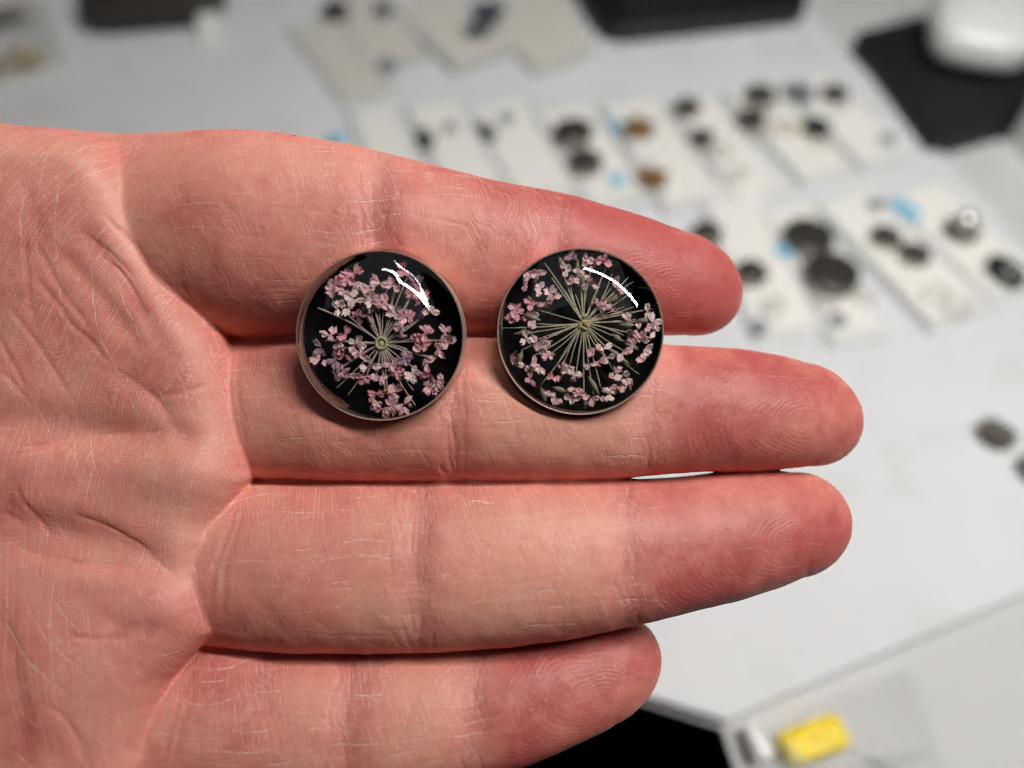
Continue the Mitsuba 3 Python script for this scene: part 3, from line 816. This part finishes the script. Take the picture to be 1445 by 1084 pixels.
def petal(l, w, cup, tilt):
    """one small crumpled petal growing along +x from the origin: notched, ruffled outline, a fold down the middle, real thickness"""
    nu, nv = 7, 7
    u = np.linspace(0, 1, nu)[:, None]
    v = np.linspace(-1, 1, nv)[None, :]
    ruff = 1 + 0.22 * rng.normal(size=(1, nv)) * np.linspace(0, 1, nu)[:, None]
    wid = w * 0.5 * (0.16 + 0.84 * np.sin(np.clip(u * 1.18, 0, 1) * math.pi / 2) ** 1.3) * (1 - 0.45 * np.clip(u - 0.75, 0, 1) * 4 * 0.6)
    x = l * u * (1 - 0.20 * np.abs(v) ** 2.5 - 0.10 * np.exp(-(v / 0.25) ** 2)) * (1 + 0.5 * (ruff - 1))
    y = wid * v * (1 + 0.15 * rng.normal() * u)
    z = w * (cup * (np.abs(v) ** 1.3) * u + 0.10 * np.sin(v * 5 + rng.uniform(0, 6)) * u + 0.30 * rng.normal() * u ** 2 + 0.05 * rng.normal(size=(nu, nv)))
    top = np.stack([x, y, z], -1).reshape(-1, 3)
    P = np.vstack([top, top - [0, 0, 0.04]])
    f = []
    for i in range(nu - 1):
        for j in range(nv - 1):
            a, b, c, d = i * nv + j, (i + 1) * nv + j, (i + 1) * nv + j + 1, i * nv + j + 1
            f += [[a, b, c], [a, c, d]]
            o = nu * nv
            f += [[o + a, o + c, o + b], [o + a, o + d, o + c]]
    m = trimesh.Trimesh(P, f, process=False)
    m.apply_transform(rot_axis([0, 1, 0], tilt))
    return m


def make_plug(key, centre, tilt, florets, stems, buds, heart, side, wavy):
    """centre: middle of the face in hand coordinates (mm); tilt: rotation (axis in the hand frame, degrees)"""
    R = rot_axis(tilt[0], tilt[1])
    M = HM @ (trimesh.transformations.translation_matrix(centre) @ R)
    M[:3, :3] = HM[:3, :3] @ R[:3, :3]
    M[:3, 3] = HM[:3, :3] @ np.array(centre) + HM[:3, 3]
    RO, DEEP, BACK = (9.86, 1.7, 2.9) if side == 'left' else (9.66, 1.7, 2.5)
    RI = RO - 0.2
    put(key + '__bezel', revolve([(RI, -0.3), (RI, -0.05), (RI + 0.05, 0.03), (RO - 0.08, 0.05), (RO, -0.05), (RO, -0.7), (RO - 0.05, -1.6), (RO - 0.06, -BACK - 0.25), (RO - 0.4, -BACK - 0.45), (RO - 1.2, -BACK - 0.5), (0, -BACK - 0.5)], 128), 'mat_steel', M, smooth=40)
    put(key + '__backing', revolve([(0, -BACK + 0.1), (RI - 0.05, -BACK + 0.1), (RI - 0.05, -BACK - 0.2), (0, -BACK - 0.2)], 96), 'mat_plug_black', M, smooth=30)
    put(key + '__inner_wall', revolve([(RI, -BACK - 0.15), (RI, -0.32)][::-1], 96), 'mat_inner_wall', M, smooth=30)
    # resin dome: flat crown, rounded shoulder
    rr = np.linspace(0, 0.985, 80)
    prof = [(RI * 0.998 * q, 2.55 * (1 - q ** 3.2) - 0.05) for q in rr] + [(RI * 0.998, -0.06)]
    dome = revolve(prof, 256)
    v = np.asarray(dome.vertices).copy()
    if wavy:
        # the resin set unevenly: its crown lies off towards the palm, its foot is low on the far side
        q, r = np.hypot(v[:, 0] + 2.5, v[:, 1] - 0.5) / 9.4, np.hypot(v[:, 0], v[:, 1]) / RI
        z = 2.5 * (1 - q ** 3.2) + wavy * np.sin(1.1 * (v[:, 0] - v[:, 1]) + 3.6) * np.exp(-((v[:, 0] - 1.5) ** 2 + (v[:, 1] - 6) ** 2) / 9)
        z = 0.1 + 0.5 * ((z - 0.1) + np.sqrt((z - 0.1) ** 2 + 0.09))
        v[:, 2] = z * (1 - np.clip(r, 0, 1) ** 18) - 0.05
    else:
        a = np.stack([v[:, 0] * 0.2, v[:, 1] * 0.2, np.full(len(v), 5.2)], -1)
        v[:, 2] += 0.12 * (meshkit.noise(a, 4) - 0.5) * np.clip((9.25 - np.hypot(v[:, 0], v[:, 1])) / 1.5, 0, 1)
    put(key + '__resin_dome', trimesh.Trimesh(v, dome.faces, process=False), 'mat_resin', M, smooth=True)
    fl = key + '__pressed_flower'
    S = 1 / 3.87 / 12.22                                             # sheet marks to mm
    cx, cy = heart['sheet']
    loc = lambda q: np.array([(q[0] - cx) * S, (cy - q[1]) * S])     # noqa: E731
    hc = loc(heart['at'])
    lim = lambda q: q * min(1, 9.0 / max(np.hypot(*q), 1e-6))        # noqa: E731
    zf = lambda r: -DEEP + 0.55 + 0.35 * rng.random()                # noqa: E731
    for q in stems:
        e = lim(loc(q))
        d = e - hc
        n_ = np.array([-d[1], d[0]]) * rng.normal(0, 0.03)
        z1 = zf(0)
        pts = [np.r_[hc + d * t + n_ * math.sin(t * math.pi), (1 - t) * (-DEEP + 0.9) + t * z1] for t in np.linspace(0.06, 1, 9)]
        r = rng.uniform(0.055, 0.095) if side == 'right' else rng.uniform(0.06, 0.11)
        flare = 0.75 if side == 'right' or rng.random() < 0.35 else rng.uniform(1.0, 2.0)
        put(fl + '__stem', tube(pts, np.linspace(r, r * flare, 9) * np.where(np.arange(9) == 8, 0.6, 1), 6), f'mat_stem_{side}', M, smooth=True)
    for a, b in buds:
        a, b = lim(loc(a)), lim(loc(b))
        z = -DEEP + 0.75 + 0.3 * rng.random()
        t = np.linspace(0, 1, 9)
        pts = [np.r_[a + (b - a) * k, z] for k in t]
        w = 0.30 if side == 'right' else 0.26
        put(fl + '__bud', tube(pts, 0.04 + w * np.sin(t * math.pi) ** 1.2, 8), f'mat_bud_{side}', M, smooth=True)
    for q in florets:
        c = loc(q)
        if np.hypot(*c) > 8.75:
            c = c * 8.75 / np.hypot(*c)
        out = math.atan2(*(c - hc)[::-1])
        n = rng.integers(2, 4) if side == 'right' else rng.integers(3, 5)
        big = 0.86 if side == 'right' else 0.94
        ms = []
        for k in range(n):
            m = petal(rng.uniform(0.8, 1.35) * big, rng.uniform(0.75, 1.25) * big, rng.uniform(-0.3, 0.45), rng.uniform(-35, 12))
            m.apply_transform(rot_axis([0, 0, 1], math.degrees(out) + (k - (n - 1) / 2) * (300 / n) + rng.normal(0, 22)))
            m.apply_translation([rng.normal(0, 0.12), rng.normal(0, 0.12), rng.uniform(0, 0.3)])
            ms.append(m)
        m = join(*ms)
        m.apply_translation([c[0] - 0.25 * math.cos(out), c[1] - 0.25 * math.sin(out), -DEEP + 0.75 + 0.5 * rng.random()])
        kind = rng.choice(4, p=[0.46, 0.28, 0.22, 0.04] if side == 'left' else [0.44, 0.14, 0.36, 0.06])
        put(fl + '__floret', m, f'mat_petal_{kind}', M, smooth=35)
    if side == 'left':
        a = np.linspace(0, 2 * math.pi, 25)
        ringm = tube(np.c_[hc[0] + 0.62 * np.cos(a), hc[1] + 0.62 * np.sin(a), np.full(25, -DEEP + 1.1)], 0.19, 8)
        put(fl + '__heart', ringm, 'mat_heart', M, smooth=True)
        put(fl + '__heart_core', superbox(0.9, 0.9, 0.5, 1, 1, 14).apply_translation([hc[0], hc[1], -DEEP + 0.85]), 'mat_stem_right', M, smooth=True)
        put(fl + '__pollen', superbox(0.4, 0.5, 0.3, 1, 1, 8).apply_translation([*loc((597, 865)), -DEEP + 1.2]), 'mat_pollen', M, smooth=True)
    else:
        ms = []
        for k in range(9):
            b = superbox(rng.uniform(0.5, 1.0), rng.uniform(0.35, 0.6), 0.45, 0.9, 0.9, 10)
            b.apply_transform(rot_axis([0, 0, 1], rng.uniform(0, 180)))
            b.apply_translation([hc[0] + rng.normal(0, 0.3), hc[1] + rng.normal(0, 0.35), -DEEP + 1.1])
            ms.append(b)
        put(fl + '__heart', join(*ms), 'mat_heart', M, smooth=True)
        put(fl + '__pollen', superbox(0.5, 0.5, 0.3, 1, 1, 8).apply_translation([*loc((797, 850)), -DEEP + 1.4]), 'mat_pollen', M, smooth=True)


lp = thing('flower_plug', 'round black plug with dense pink flower head and wavy glossy face, nearer the palm', 'ear plug', 'flower plugs held on the fingers')
make_plug(lp, *PLUGS[0], LEFT_FLORETS, LEFT_STEMS, LEFT_BUDS, dict(at=(578, 605), sheet=(572, 565)), 'left', 0.11)
rp = thing('flower_plug', 'round black plug with long olive flower stems and smooth curved gleam, nearer the fingertips', 'ear plug', 'flower plugs held on the fingers')
make_plug(rp, *PLUGS[1], RIGHT_FLORETS, RIGHT_STEMS, RIGHT_BUDS, dict(at=(606, 490), sheet=(585, 538)), 'right', 0)

# ------------------------------------------------------------------ earring cards on the board (x, y of the upper left corner, mm; angle of the long edge; length; width)
CARDS = [
    ('f0', 66, 250, -83, 79, 25, 0), ('f1', 88, 234, -80, 65, 20, 0), ('f2', 107, 236, -67, 65, 25, 0), ('f3', 133, 240, -67, 58, 25, 0),
    ('r1', -66, 291, -70, 52, 19, 0), ('r2', -43, 292, -69, 60, 22, 0), ('r3', -19, 292, -69, 62, 24, 0), ('r4', 8, 290, -71, 62, 24, 0), ('r5', 34, 294, -72, 66, 24, 0),
    ('r6', 60, 296, -71, 64, 22, 0), ('r7', 84, 303, -69, 62, 24, 0), ('r8', 109, 308, -69, 58, 24, 0),
    ('b1', -99, 350, -60, 64, 24, 1), ('b2', -84, 376, -68, 64, 27, 1), ('b3', -55, 364, -56, 58, 30, 1), ('b4', -8, 382, -75, 60, 30, 1), ('b5', -12, 358, -63, 48, 22, 1)]
CARD_LABEL = {
    'f0': 'white earring card beside the index fingertip, its upper stone half hidden', 'f1': 'white earring card with the two largest dark discs', 'f2': 'white earring card with two small dark ovals in the front row',
    'f3': 'white earring card with a silver ball in the front row at the right', 'r1': 'leftmost white card of the middle row, almost bare with a blue dot beside it', 'r2': 'white card with a narrow dark leaf, second from the left in the middle row',
    'r3': 'white card with a narrow dark leaf, third from the left in the middle row', 'r4': 'white card with two large dark stones above the index finger', 'r5': 'white card with two amber brown flowers and blue dots',
    'r6': 'white card with two small dark stones and pale rings, right of the amber flowers', 'r7': 'white card with stacked dark stones and a tan ring', 'r8': 'rightmost card of the middle row with a grey flower and two dark stones',
    'b1': 'tan translucent card at the left of the back pile', 'b2': 'tan card with dark beads at its top, in the back pile', 'b3': 'blank tan card slanting out of the right of the back pile', 'b4': 'tan card near the black case at the back, beside navy flowers',
    'b5': 'tan card lying half under another card near the navy flowers'}
for k, (cid, x, y, ang, ln, wd, tan) in enumerate(CARDS):
    key = thing('earring_card', CARD_LABEL[cid], 'earring card', 'cards laid out on the board')
    z = BZ + 0.25 + 0.6 * (k % 3) * (0.5 if not tan else 1.2)
    M = rotz(ang, (x, y, z))                                        # local x down the card, local y to its right edge
    lift = rot_axis([1, 0, 0], 1.3 + 1.2 * rng.random())
    M = M @ lift
    tn = '_tan' if tan else ''
    put(key + '__sleeve', slab([(0, -0.5), (ln, -0.5), (ln, wd), (0, wd)], 0, 0.5, 0.15), 'mat_sleeve' + tn, M)
    put(key + '__paper', slab([(3.0, 2.6), (ln - 5, 2.6), (ln - 5, wd - 2.0), (3.0, wd - 2.0)], 0.55, 1.0, 0.1), 'mat_paper' + tn, M)
    put(key + '__fold', slab([(0.6, 0), (ln - 0.6, 0), (ln - 0.6, 1.3), (0.6, 1.3)], 0.55, 1.7, 0.3), 'mat_fold', M)

CZ = BZ + 2.2


def disc(r, h, dome=0.8):
    return revolve([(0, h + dome), (r * 0.4, h + dome * 0.9), (r * 0.75, h + dome * 0.5), (r * 0.93, h), (r, h - 0.5), (r, 0.3), (r * 0.95, 0), (0, 0)][::-1], 40)


def dark_disc(x, y, r, h, label, group, mat='mat_stone_dark', tilt=0.0, az=0.0, stretch=1.0, turn=0.0):
    key = thing('dark_plug', label, 'plug', group)
    M = rotz(turn, (x, y, CZ)) @ rot_axis([math.cos(az), math.sin(az), 0], tilt)
    m = disc(r, h)
    v = np.asarray(m.vertices) * [stretch, 1, 1]
    put(key + '__stone', trimesh.Trimesh(v, m.faces, process=False), mat, M, smooth=40)
    g = revolve([(r * 0.97, 0.5), (r + 0.35, 0.6), (r + 0.45, 1.0), (r + 0.3, 1.5), (r * 0.97, 1.5)], 40)
    g = trimesh.Trimesh(np.asarray(g.vertices) * [stretch, 1, 1], g.faces, process=False)
    put(key + '__rim', g, 'mat_steel', M, smooth=40)


G = 'dark round plugs on the cards'
dark_disc(101, 216, 8.6, 3.6, 'larger dark disc lying above its twin, next to a blue dot', G)
dark_disc(105, 198.5, 9.0, 4.2, 'largest dark disc, lying below its twin, left of a clear ring', G)
dark_disc(128, 217, 5.2, 2.4, 'upper left of the two small dark ovals in the front row', G)
dark_disc(135.5, 208.5, 5.2, 2.4, 'lower right of the two small dark ovals in the front row', G)
dark_disc(67, 219, 5.2, 2.6, 'dark stone half hidden behind the index fingertip, the upper one', G)
dark_disc(79, 200, 5.4, 2.6, 'dark stone just right of the index fingertip', G)
dark_disc(23, 273.5, 7.2, 3.6, 'upper of the two large dark stones above the index finger', G, stretch=1.15, turn=35)
dark_disc(27, 256, 6.4, 3.4, 'lower of the two large dark stones above the index finger', G)
dark_disc(69, 290, 5.2, 3, 'upper small dark stone on the card right of the amber flowers', G)
dark_disc(72, 271, 4.9, 2.6, 'lower small dark stone on the card right of the amber flowers', G)
dark_disc(99, 298, 6.2, 3, 'upper of the two stacked dark stones on the card with a tan ring', G)
dark_disc(92.5, 282, 5.8, 3, 'lower of the two stacked dark stones on the card with a tan ring', G)
dark_disc(129, 299, 5.2, 3, 'dark round stone beside the grey flower at the right of the middle row', G)
dark_disc(117, 277, 5.4, 3, 'black round stone below the grey flower at the right of the middle row', G, mat='mat_stone_black')
dark_disc(139.5, 137, 5.2, 2.2, 'dark plug tipped on its side on the bare board at the right, the upper one', 'pair of plugs on the bare board', mat='mat_grey_stone', tilt=26, az=2.4)
dark_disc(147, 125, 5.2, 2.2, 'dark plug cut off by the right edge of the picture, on the bare board', 'pair of plugs on the bare board', mat='mat_grey_stone', tilt=26, az=2.4)


def o_ring(x, y, r, label, mat='mat_rubber', group='clear rubber rings on the cards', z=CZ, t=0.75):
    a = np.linspace(0, 2 * math.pi, 33)
    key = thing('rubber_ring', label, 'ring', group)
    put(key, tube(np.c_[x + r * np.cos(a), y + r * np.sin(a), np.full(33, z + t)], t, 10), mat, smooth=True)


o_ring(103, 205.5, 4.2, 'clear ring between the two largest dark discs', z=CZ + 0.8)
o_ring(102, 190.5, 4.6, 'clear ring against the lower edge of the largest dark disc')
o_ring(114, 190, 3.0, 'small clear ring right of the largest dark disc')
o_ring(138, 191.5, 3.6, 'upper left pale ring below the two small dark ovals')
o_ring(143, 185.5, 3.8, 'lower right pale ring below the two small dark ovals')
o_ring(84, 186, 3.2, 'pale ring below the dark stone at the index fingertip')
o_ring(79, 264, 3.4, 'upper pale ring on the card right of the amber flowers')
o_ring(83, 251, 3.4, 'lower pale ring on the card right of the amber flowers')
o_ring(25, 265, 3.2, 'clear ring between the two large dark stones above the index finger', z=CZ + 1.0)
o_ring(106, 279, 3.6, 'tan ring on the card with stacked dark stones', mat='mat_rubber_tan')
o_ring(101.5, 291.5, 3.6, 'clear ring below the upper stacked dark stone')
o_ring(96, 275.5, 3.8, 'clear ring below the lower stacked dark stone')
o_ring(130, 292.5, 3.4, 'clear ring below the dark stone beside the grey flower')
o_ring(117.5, 270.5, 3.6, 'clear ring below the black stone in the middle row')


def bead(x, y, r, label, mat, cat='bead', group=None, h=None, name='bead', stretch=1.0, turn=0):
    key = thing(name, label, cat, group)
    h = h or r * 0.9
    m = superbox(2 * r * stretch, 2 * r, h, 0.9, 0.9, 14)
    v = np.asarray(m.vertices)
    v = v * (1 + 0.10 * (meshkit.noise(v * 0.7 + x, 3)[:, None] - 0.5))
    put(key, trimesh.Trimesh(v, m.faces, process=False), mat, rotz(turn, (x, y, CZ + h / 2 - 0.3)), smooth=50)


bead(40, 280, 3.3, 'upper bright blue dot left of the amber flowers', 'mat_blue', group='blue dots', h=1.6)
bead(38.5, 248, 3.4, 'lower bright blue dot left of the amber flowers', 'mat_blue', group='blue dots', h=1.6)
bead(93, 211.5, 3.6, 'blue dot peeping out left of the largest dark discs', 'mat_blue', group='blue dots', h=1.6)
bead(139, 232, 4.0, 'blue patch at the top of the card with the silver ball', 'mat_blue', group='blue dots', h=1.4, stretch=1.5, turn=-60)
bead(-67, 272, 3.4, 'blue dot at the left end of the middle row, just above the index finger', 'mat_blue', group='blue dots', h=1.6)
bead(-24, 278, 2.8, 'grey bead right of the left dark leaf', 'mat_grey_bead', group='grey beads')
bead(-2, 284, 2.8, 'grey bead right of the second dark leaf', 'mat_grey_bead', group='grey beads')
bead(143, 271, 3.2, 'grey bead at the lower right of the grey flower card', 'mat_grey_bead', group='grey beads', h=2)
bead(129, 234, 3.0, 'grey bead above the two small dark ovals', 'mat_grey_bead', group='grey beads', h=2)
bead(103.5, 180, 2.6, 'grey bead below the largest dark disc', 'mat_grey_bead', group='grey beads')
bead(78, 177, 2.8, 'grey bead low on the card beside the index fingertip', 'mat_grey_bead', group='grey beads', h=2)
bead(-33, 271.5, 3.2, 'narrow dark leaf bead, the left one of the middle row', 'mat_stone_dark', group='dark leaf beads', h=2.2, stretch=2.0, turn=-75, name='leaf_bead')
bead(-10, 276, 3.0, 'narrow dark leaf bead, the second one of the middle row', 'mat_stone_dark', group='dark leaf beads', h=2.2, stretch=2.1, turn=-60, name='leaf_bead')
bead(-78, 360, 6.0, 'dark bead at the top left of the back pile of cards', 'mat_stone_dark', group='beads of the back pile', h=5)
bead(-57, 361, 4.4, 'navy bead at the top right of the back pile of cards', 'mat_navy', group='beads of the back pile', h=4)
bead(-52, 320, 4.5, 'grey bead low in the back pile of cards', 'mat_grey_bead', group='beads of the back pile', h=2)


def flower_charm(x, y, r, n, mat, label, group, core=None):
    key = thing('flower_charm', label, 'flower charm', group)
    ms = []
    for k in range(n):
        a = 2 * math.pi * k / n + 0.3
        b = superbox(r * 1.05, r * 0.75, 1.8, 0.8, 0.8, 10)
        b.apply_transform(rot_axis([0, 1, 0], -14))
        b.apply_transform(rot_axis([0, 0, 1], math.degrees(a)))
        b.apply_translation([0.55 * r * math.cos(a), 0.55 * r * math.sin(a), 1.2])
        put(key + '__petal', b, mat, rotz(0, (x, y, CZ)), smooth=50)
    put(key + '__core', superbox(r * 0.7, r * 0.7, 2.6, 0.8, 0.8, 10), core or mat, rotz(0, (x, y, CZ + 1.6)), smooth=50)


flower_charm(48.5, 277, 6.8, 5, 'mat_amber', 'upper amber brown flower charm above the index finger', 'amber flowers')
flower_charm(51, 248, 6.2, 5, 'mat_amber', 'lower amber brown flower charm just above the index finger', 'amber flowers')
flower_charm(-11, 360, 8.0, 5, 'mat_navy', 'upper navy flower charm at the back left of the tan card', 'navy flowers')
flower_charm(-15, 345, 6.5, 5, 'mat_navy', 'lower navy flower charm at the back left of the tan card', 'navy flowers')
flower_charm(115, 300, 6.5, 6, 'mat_grey_bead', 'grey flower charm at the top of the rightmost middle row card', None, 'mat_stone_dark')

ball = thing('silver_earring', 'shiny silver ball earring in a dark setting near the right edge', 'earring')
put(ball + '__ball', superbox(8.2, 8.2, 8.2, 1, 1, 24), 'mat_silver', rotz(0, (155.5, 221, CZ + 4)), smooth=True)
put(ball + '__setting', revolve([(3.6, 1.2), (5.6, 1.0), (6.2, 1.6), (5.6, 2.4), (4.0, 2.6)], 40), 'mat_stone_dark', rotz(0, (155.5, 221, CZ)), smooth=40)
st = thing('dark_stone', 'faceted blackish green stone below the silver ball', 'stone')
ico = trimesh.creation.icosphere(1, 1.0)
put(st, trimesh.Trimesh(np.asarray(ico.vertices) * [7.6, 4.6, 3.2], ico.faces, process=False), 'mat_stone_black', rotz(-62, (163, 200, CZ + 2.4)))

# ------------------------------------------------------------------ larger things round the board
box = thing('black_case', 'flat matt black case under the white earbud case, upper right', 'case')
BX = [(145, 337), (157.5, 266), (245, 299), (232, 372)]
put(box + '__base', slab(Polygon(BX).buffer(-2).buffer(2, quad_segs=4), 0.1, 9.2, 1.0), 'mat_black_leather')
put(box + '__cover', slab(Polygon(BX).buffer(-2.6).buffer(2, quad_segs=4), 9.7, 11.6, 0.7), 'mat_black_leather')
case = thing('earbud_case', 'glossy white rounded earbud case on the black case, top right corner', 'case')
CM = rotz(-18, (189.5, 325, 22.2))
cm = superbox(40, 52, 21, 0.68, 0.58, 48)
v = np.asarray(cm.vertices)
put(case + '__body', cm, 'mat_white_gloss', CM, smooth=True)
seam = revolve([(0.985, -0.3), (1.003, -0.3), (1.003, 0.3), (0.985, 0.3)], 8)
put(case + '__hinge', superbox(14, 3, 8, 0.4, 0.4, 12), 'mat_silver', CM @ trimesh.transformations.translation_matrix([0, 27.2, 2]), smooth=True)
put(case + '__lamp_dot', revolve([(0, 0.15), (0.8, 0.12), (0.9, 0)][::-1], 20), 'mat_seam_grey', CM @ trimesh.transformations.translation_matrix([0, 4, 10.45]))

tr = thing('charging_stand', 'black round cornered device at the top centre of the board', 'device')
put(tr + '__base', slab(Polygon([(33, 366), (41, 341), (128, 358), (140, 440), (20, 440)]).buffer(-10).buffer(12, quad_segs=10), BZ + 0.2, BZ + 8, 2.0), 'mat_black_plastic')
put(tr + '__pad', slab(Polygon([(36, 370), (44, 350), (122, 366), (132, 434), (26, 434)]).buffer(-10).buffer(10, quad_segs=10), BZ + 8.3, BZ + 10.5, 0.8), 'mat_black_plastic')

wb = thing('white_box', 'white lidded box cut off by the right edge, beside the black case', 'box')
WM = rotz(-74, (193.5, 277, 0))
put(wb + '__carton', slab([(0, 0), (40, 0), (40, 30), (0, 30)], 0.1, 20, 0.6), 'mat_white_paint', WM)
put(wb + '__lid', slab([(-0.6, -0.6), (40.6, -0.6), (40.6, 30.6), (-0.6, 30.6)], 20.2, 23, 0.6), 'mat_white_paint', WM)

# clear plastic box at the upper left, with gold pieces in it
pb = thing('clear_box', 'cloudy clear plastic box of gold pieces in the upper left corner', 'box')
PM = rotz(25, (-262, 285, 0))
scene['mat_cloudy'] = principled((0.62, 0.60, 0.57), 0.35, specular=0.4)
put(pb + '__floor', slab([(0, 0), (86, 0), (86, 70), (0, 70)], BZ + 0.3, BZ + 1.4, 0.4), 'mat_sleeve', PM)
for a, b in (((0, 0), (86, 0)), ((86, 0), (86, 70)), ((86, 70), (0, 70)), ((0, 70), (0, 0))):
    put(pb + '__wall', ([[*a, BZ + 1.5], [*b, BZ + 1.5], [*b, BZ + 32], [*a, BZ + 32]], [[0, 1, 2], [0, 2, 3]]), 'mat_clear_sheet', PM)
put(pb + '__rim', join(*[tube([[*a, BZ + 32], [*b, BZ + 32]], 1.2, 8) for a, b in (((0, 0), (86, 0)), ((86, 0), (86, 70)), ((86, 70), (0, 70)), ((0, 70), (0, 0)))]), 'mat_cloudy', PM, smooth=40)
put(pb + '__lid', slab([(1, 18), (82, 26), (82, 68), (1, 68)], BZ + 20, BZ + 21.4, 0.4), 'mat_cloudy', PM)
for k in range(16):
    key = thing('gold_piece', 'small gold or silver ring in the blurred heap at the front of the clear box', 'jewellery', 'gold pieces in the clear box')
    x, y, z = rng.uniform(28, 80), rng.uniform(3, 9), BZ + 2.6 + 2.2 * (k % 3)
    a = np.linspace(0, 2 * math.pi, 21)
    r = rng.uniform(2.2, 4.0)
    q = tube(np.c_[r * np.cos(a), r * np.sin(a), 0 * a], 0.9, 8)
    q.apply_transform(rot_axis(rng.normal(size=3), rng.uniform(0, 90)))
    q.apply_translation([x, y, z + 1.5])
    put(key, q, 'mat_gold' if k % 4 else 'mat_steel', PM, smooth=True)

pouch = thing('brown_pouch', 'dark brown leather pouch at the back left of the board', 'pouch')
q = superbox(62, 60, 16, 0.5, 0.35, 30)
put(pouch + '__body', q, 'mat_brown_leather', rotz(8, (-160, 377, BZ + 8.2)), smooth=True)
put(pouch + '__flap', slab(rounded_rect(50, 34, 8), 0, 1.6, 0.5), 'mat_brown_leather', rotz(8, (-158, 372, BZ + 16.3)))
tg = thing('white_tag', 'small white tag at the right corner of the brown pouch', 'tag')
put(tg, slab(rounded_rect(10, 16, 2), 0, 1.2, 0.3), 'mat_white_paint', rotz(10, (-131, 346, BZ + 3)) @ rot_axis([1, 0, 0], 30))

# clear bag with the yellow block, at the front right corner of the table
bag = thing('clear_bag', 'crumpled clear plastic bag at the bottom right corner of the table', 'bag')
bx, by = np.meshgrid(np.linspace(0, 1, 26), np.linspace(0, 1, 22), indexing='ij')
bp = np.stack([54 + 46 * bx + 6 * by, 66 - 46 * by + 16 * bx, 0], -1) if False else np.stack([51 + 46 * bx + 6 * by, 54 - 46 * by + 17 * bx, np.zeros_like(bx)], -1)
bp[..., 2] = 2.5 + 9.0 * np.sin(np.pi * bx) ** 0.6 * np.sin(np.pi * by) ** 0.6 + 3.0 * (meshkit.fbm(np.stack([bx * 6, by * 4, bx * 0 + 3], -1), 3, 2) - 0.5)
i, j = np.meshgrid(np.arange(25), np.arange(21), indexing='ij')
qd = np.stack([i * 22 + j, (i + 1) * 22 + j, (i + 1) * 22 + j + 1, i * 22 + j + 1], -1).reshape(-1, 4)
put(bag + '__film', (bp.reshape(-1, 3), np.vstack([qd[:, [0, 1, 2]], qd[:, [0, 2, 3]]])), 'mat_clear_sheet', smooth=True)
for k in range(7):
    t = np.linspace(0, 1, 9)
    i0, j0 = rng.uniform(0.05, 0.9), rng.uniform(0.02, 0.5)
    a_ = rng.uniform(-0.5, 0.5)
    U, V_ = np.clip(i0 + 0.35 * t * math.cos(a_ + k), 0, 1), np.clip(j0 + 0.4 * t * abs(math.sin(a_ + k)), 0, 1)
    P_ = np.stack([ndimage.map_coordinates(bp[..., q], [U * 25, V_ * 21], order=1) for q in range(3)], 1) + [0, 0, 0.3]
    put(bag + '__crease', tube(P_, 0.35 * np.sin(np.pi * (0.08 + 0.84 * t)), 6), 'mat_clear_ridge', smooth=True)
wp = thing('plastic_cone', 'white pointed plastic cone beside the yellow block at the bottom edge', 'cone')
put(wp, revolve([(0, 9), (1.2, 7.5), (2.6, 3), (3.2, 0), (0, 0)][::-1], 24), 'mat_white_gloss', rotz(0, (57.5, 50, 3.4)) @ rot_axis([1, 0.5, 0], -75), smooth=40)
yb = thing('yellow_block', 'bright yellow plastic block inside the clear bag', 'block')
YM = rotz(17, (69.5, 53.5, 3.2))
put(yb + '__body', superbox(15.5, 7.6, 4.6, 0.3, 0.3, 24), 'mat_yellow', YM, smooth=True)
put(yb + '__stud', revolve([(0, 0.9), (1.2, 0.8), (1.4, 0)][::-1], 20), 'mat_yellow', YM @ trimesh.transformations.translation_matrix([0.5, 0, 2.2]), smooth=40)
for s_ in (-1, 1):
    put(yb + '__ridge', superbox(4.2, 4.6, 1.2, 0.4, 0.4, 12), 'mat_yellow', YM @ trimesh.transformations.translation_matrix([4.6 * s_, 0, 2.3]), smooth=True)
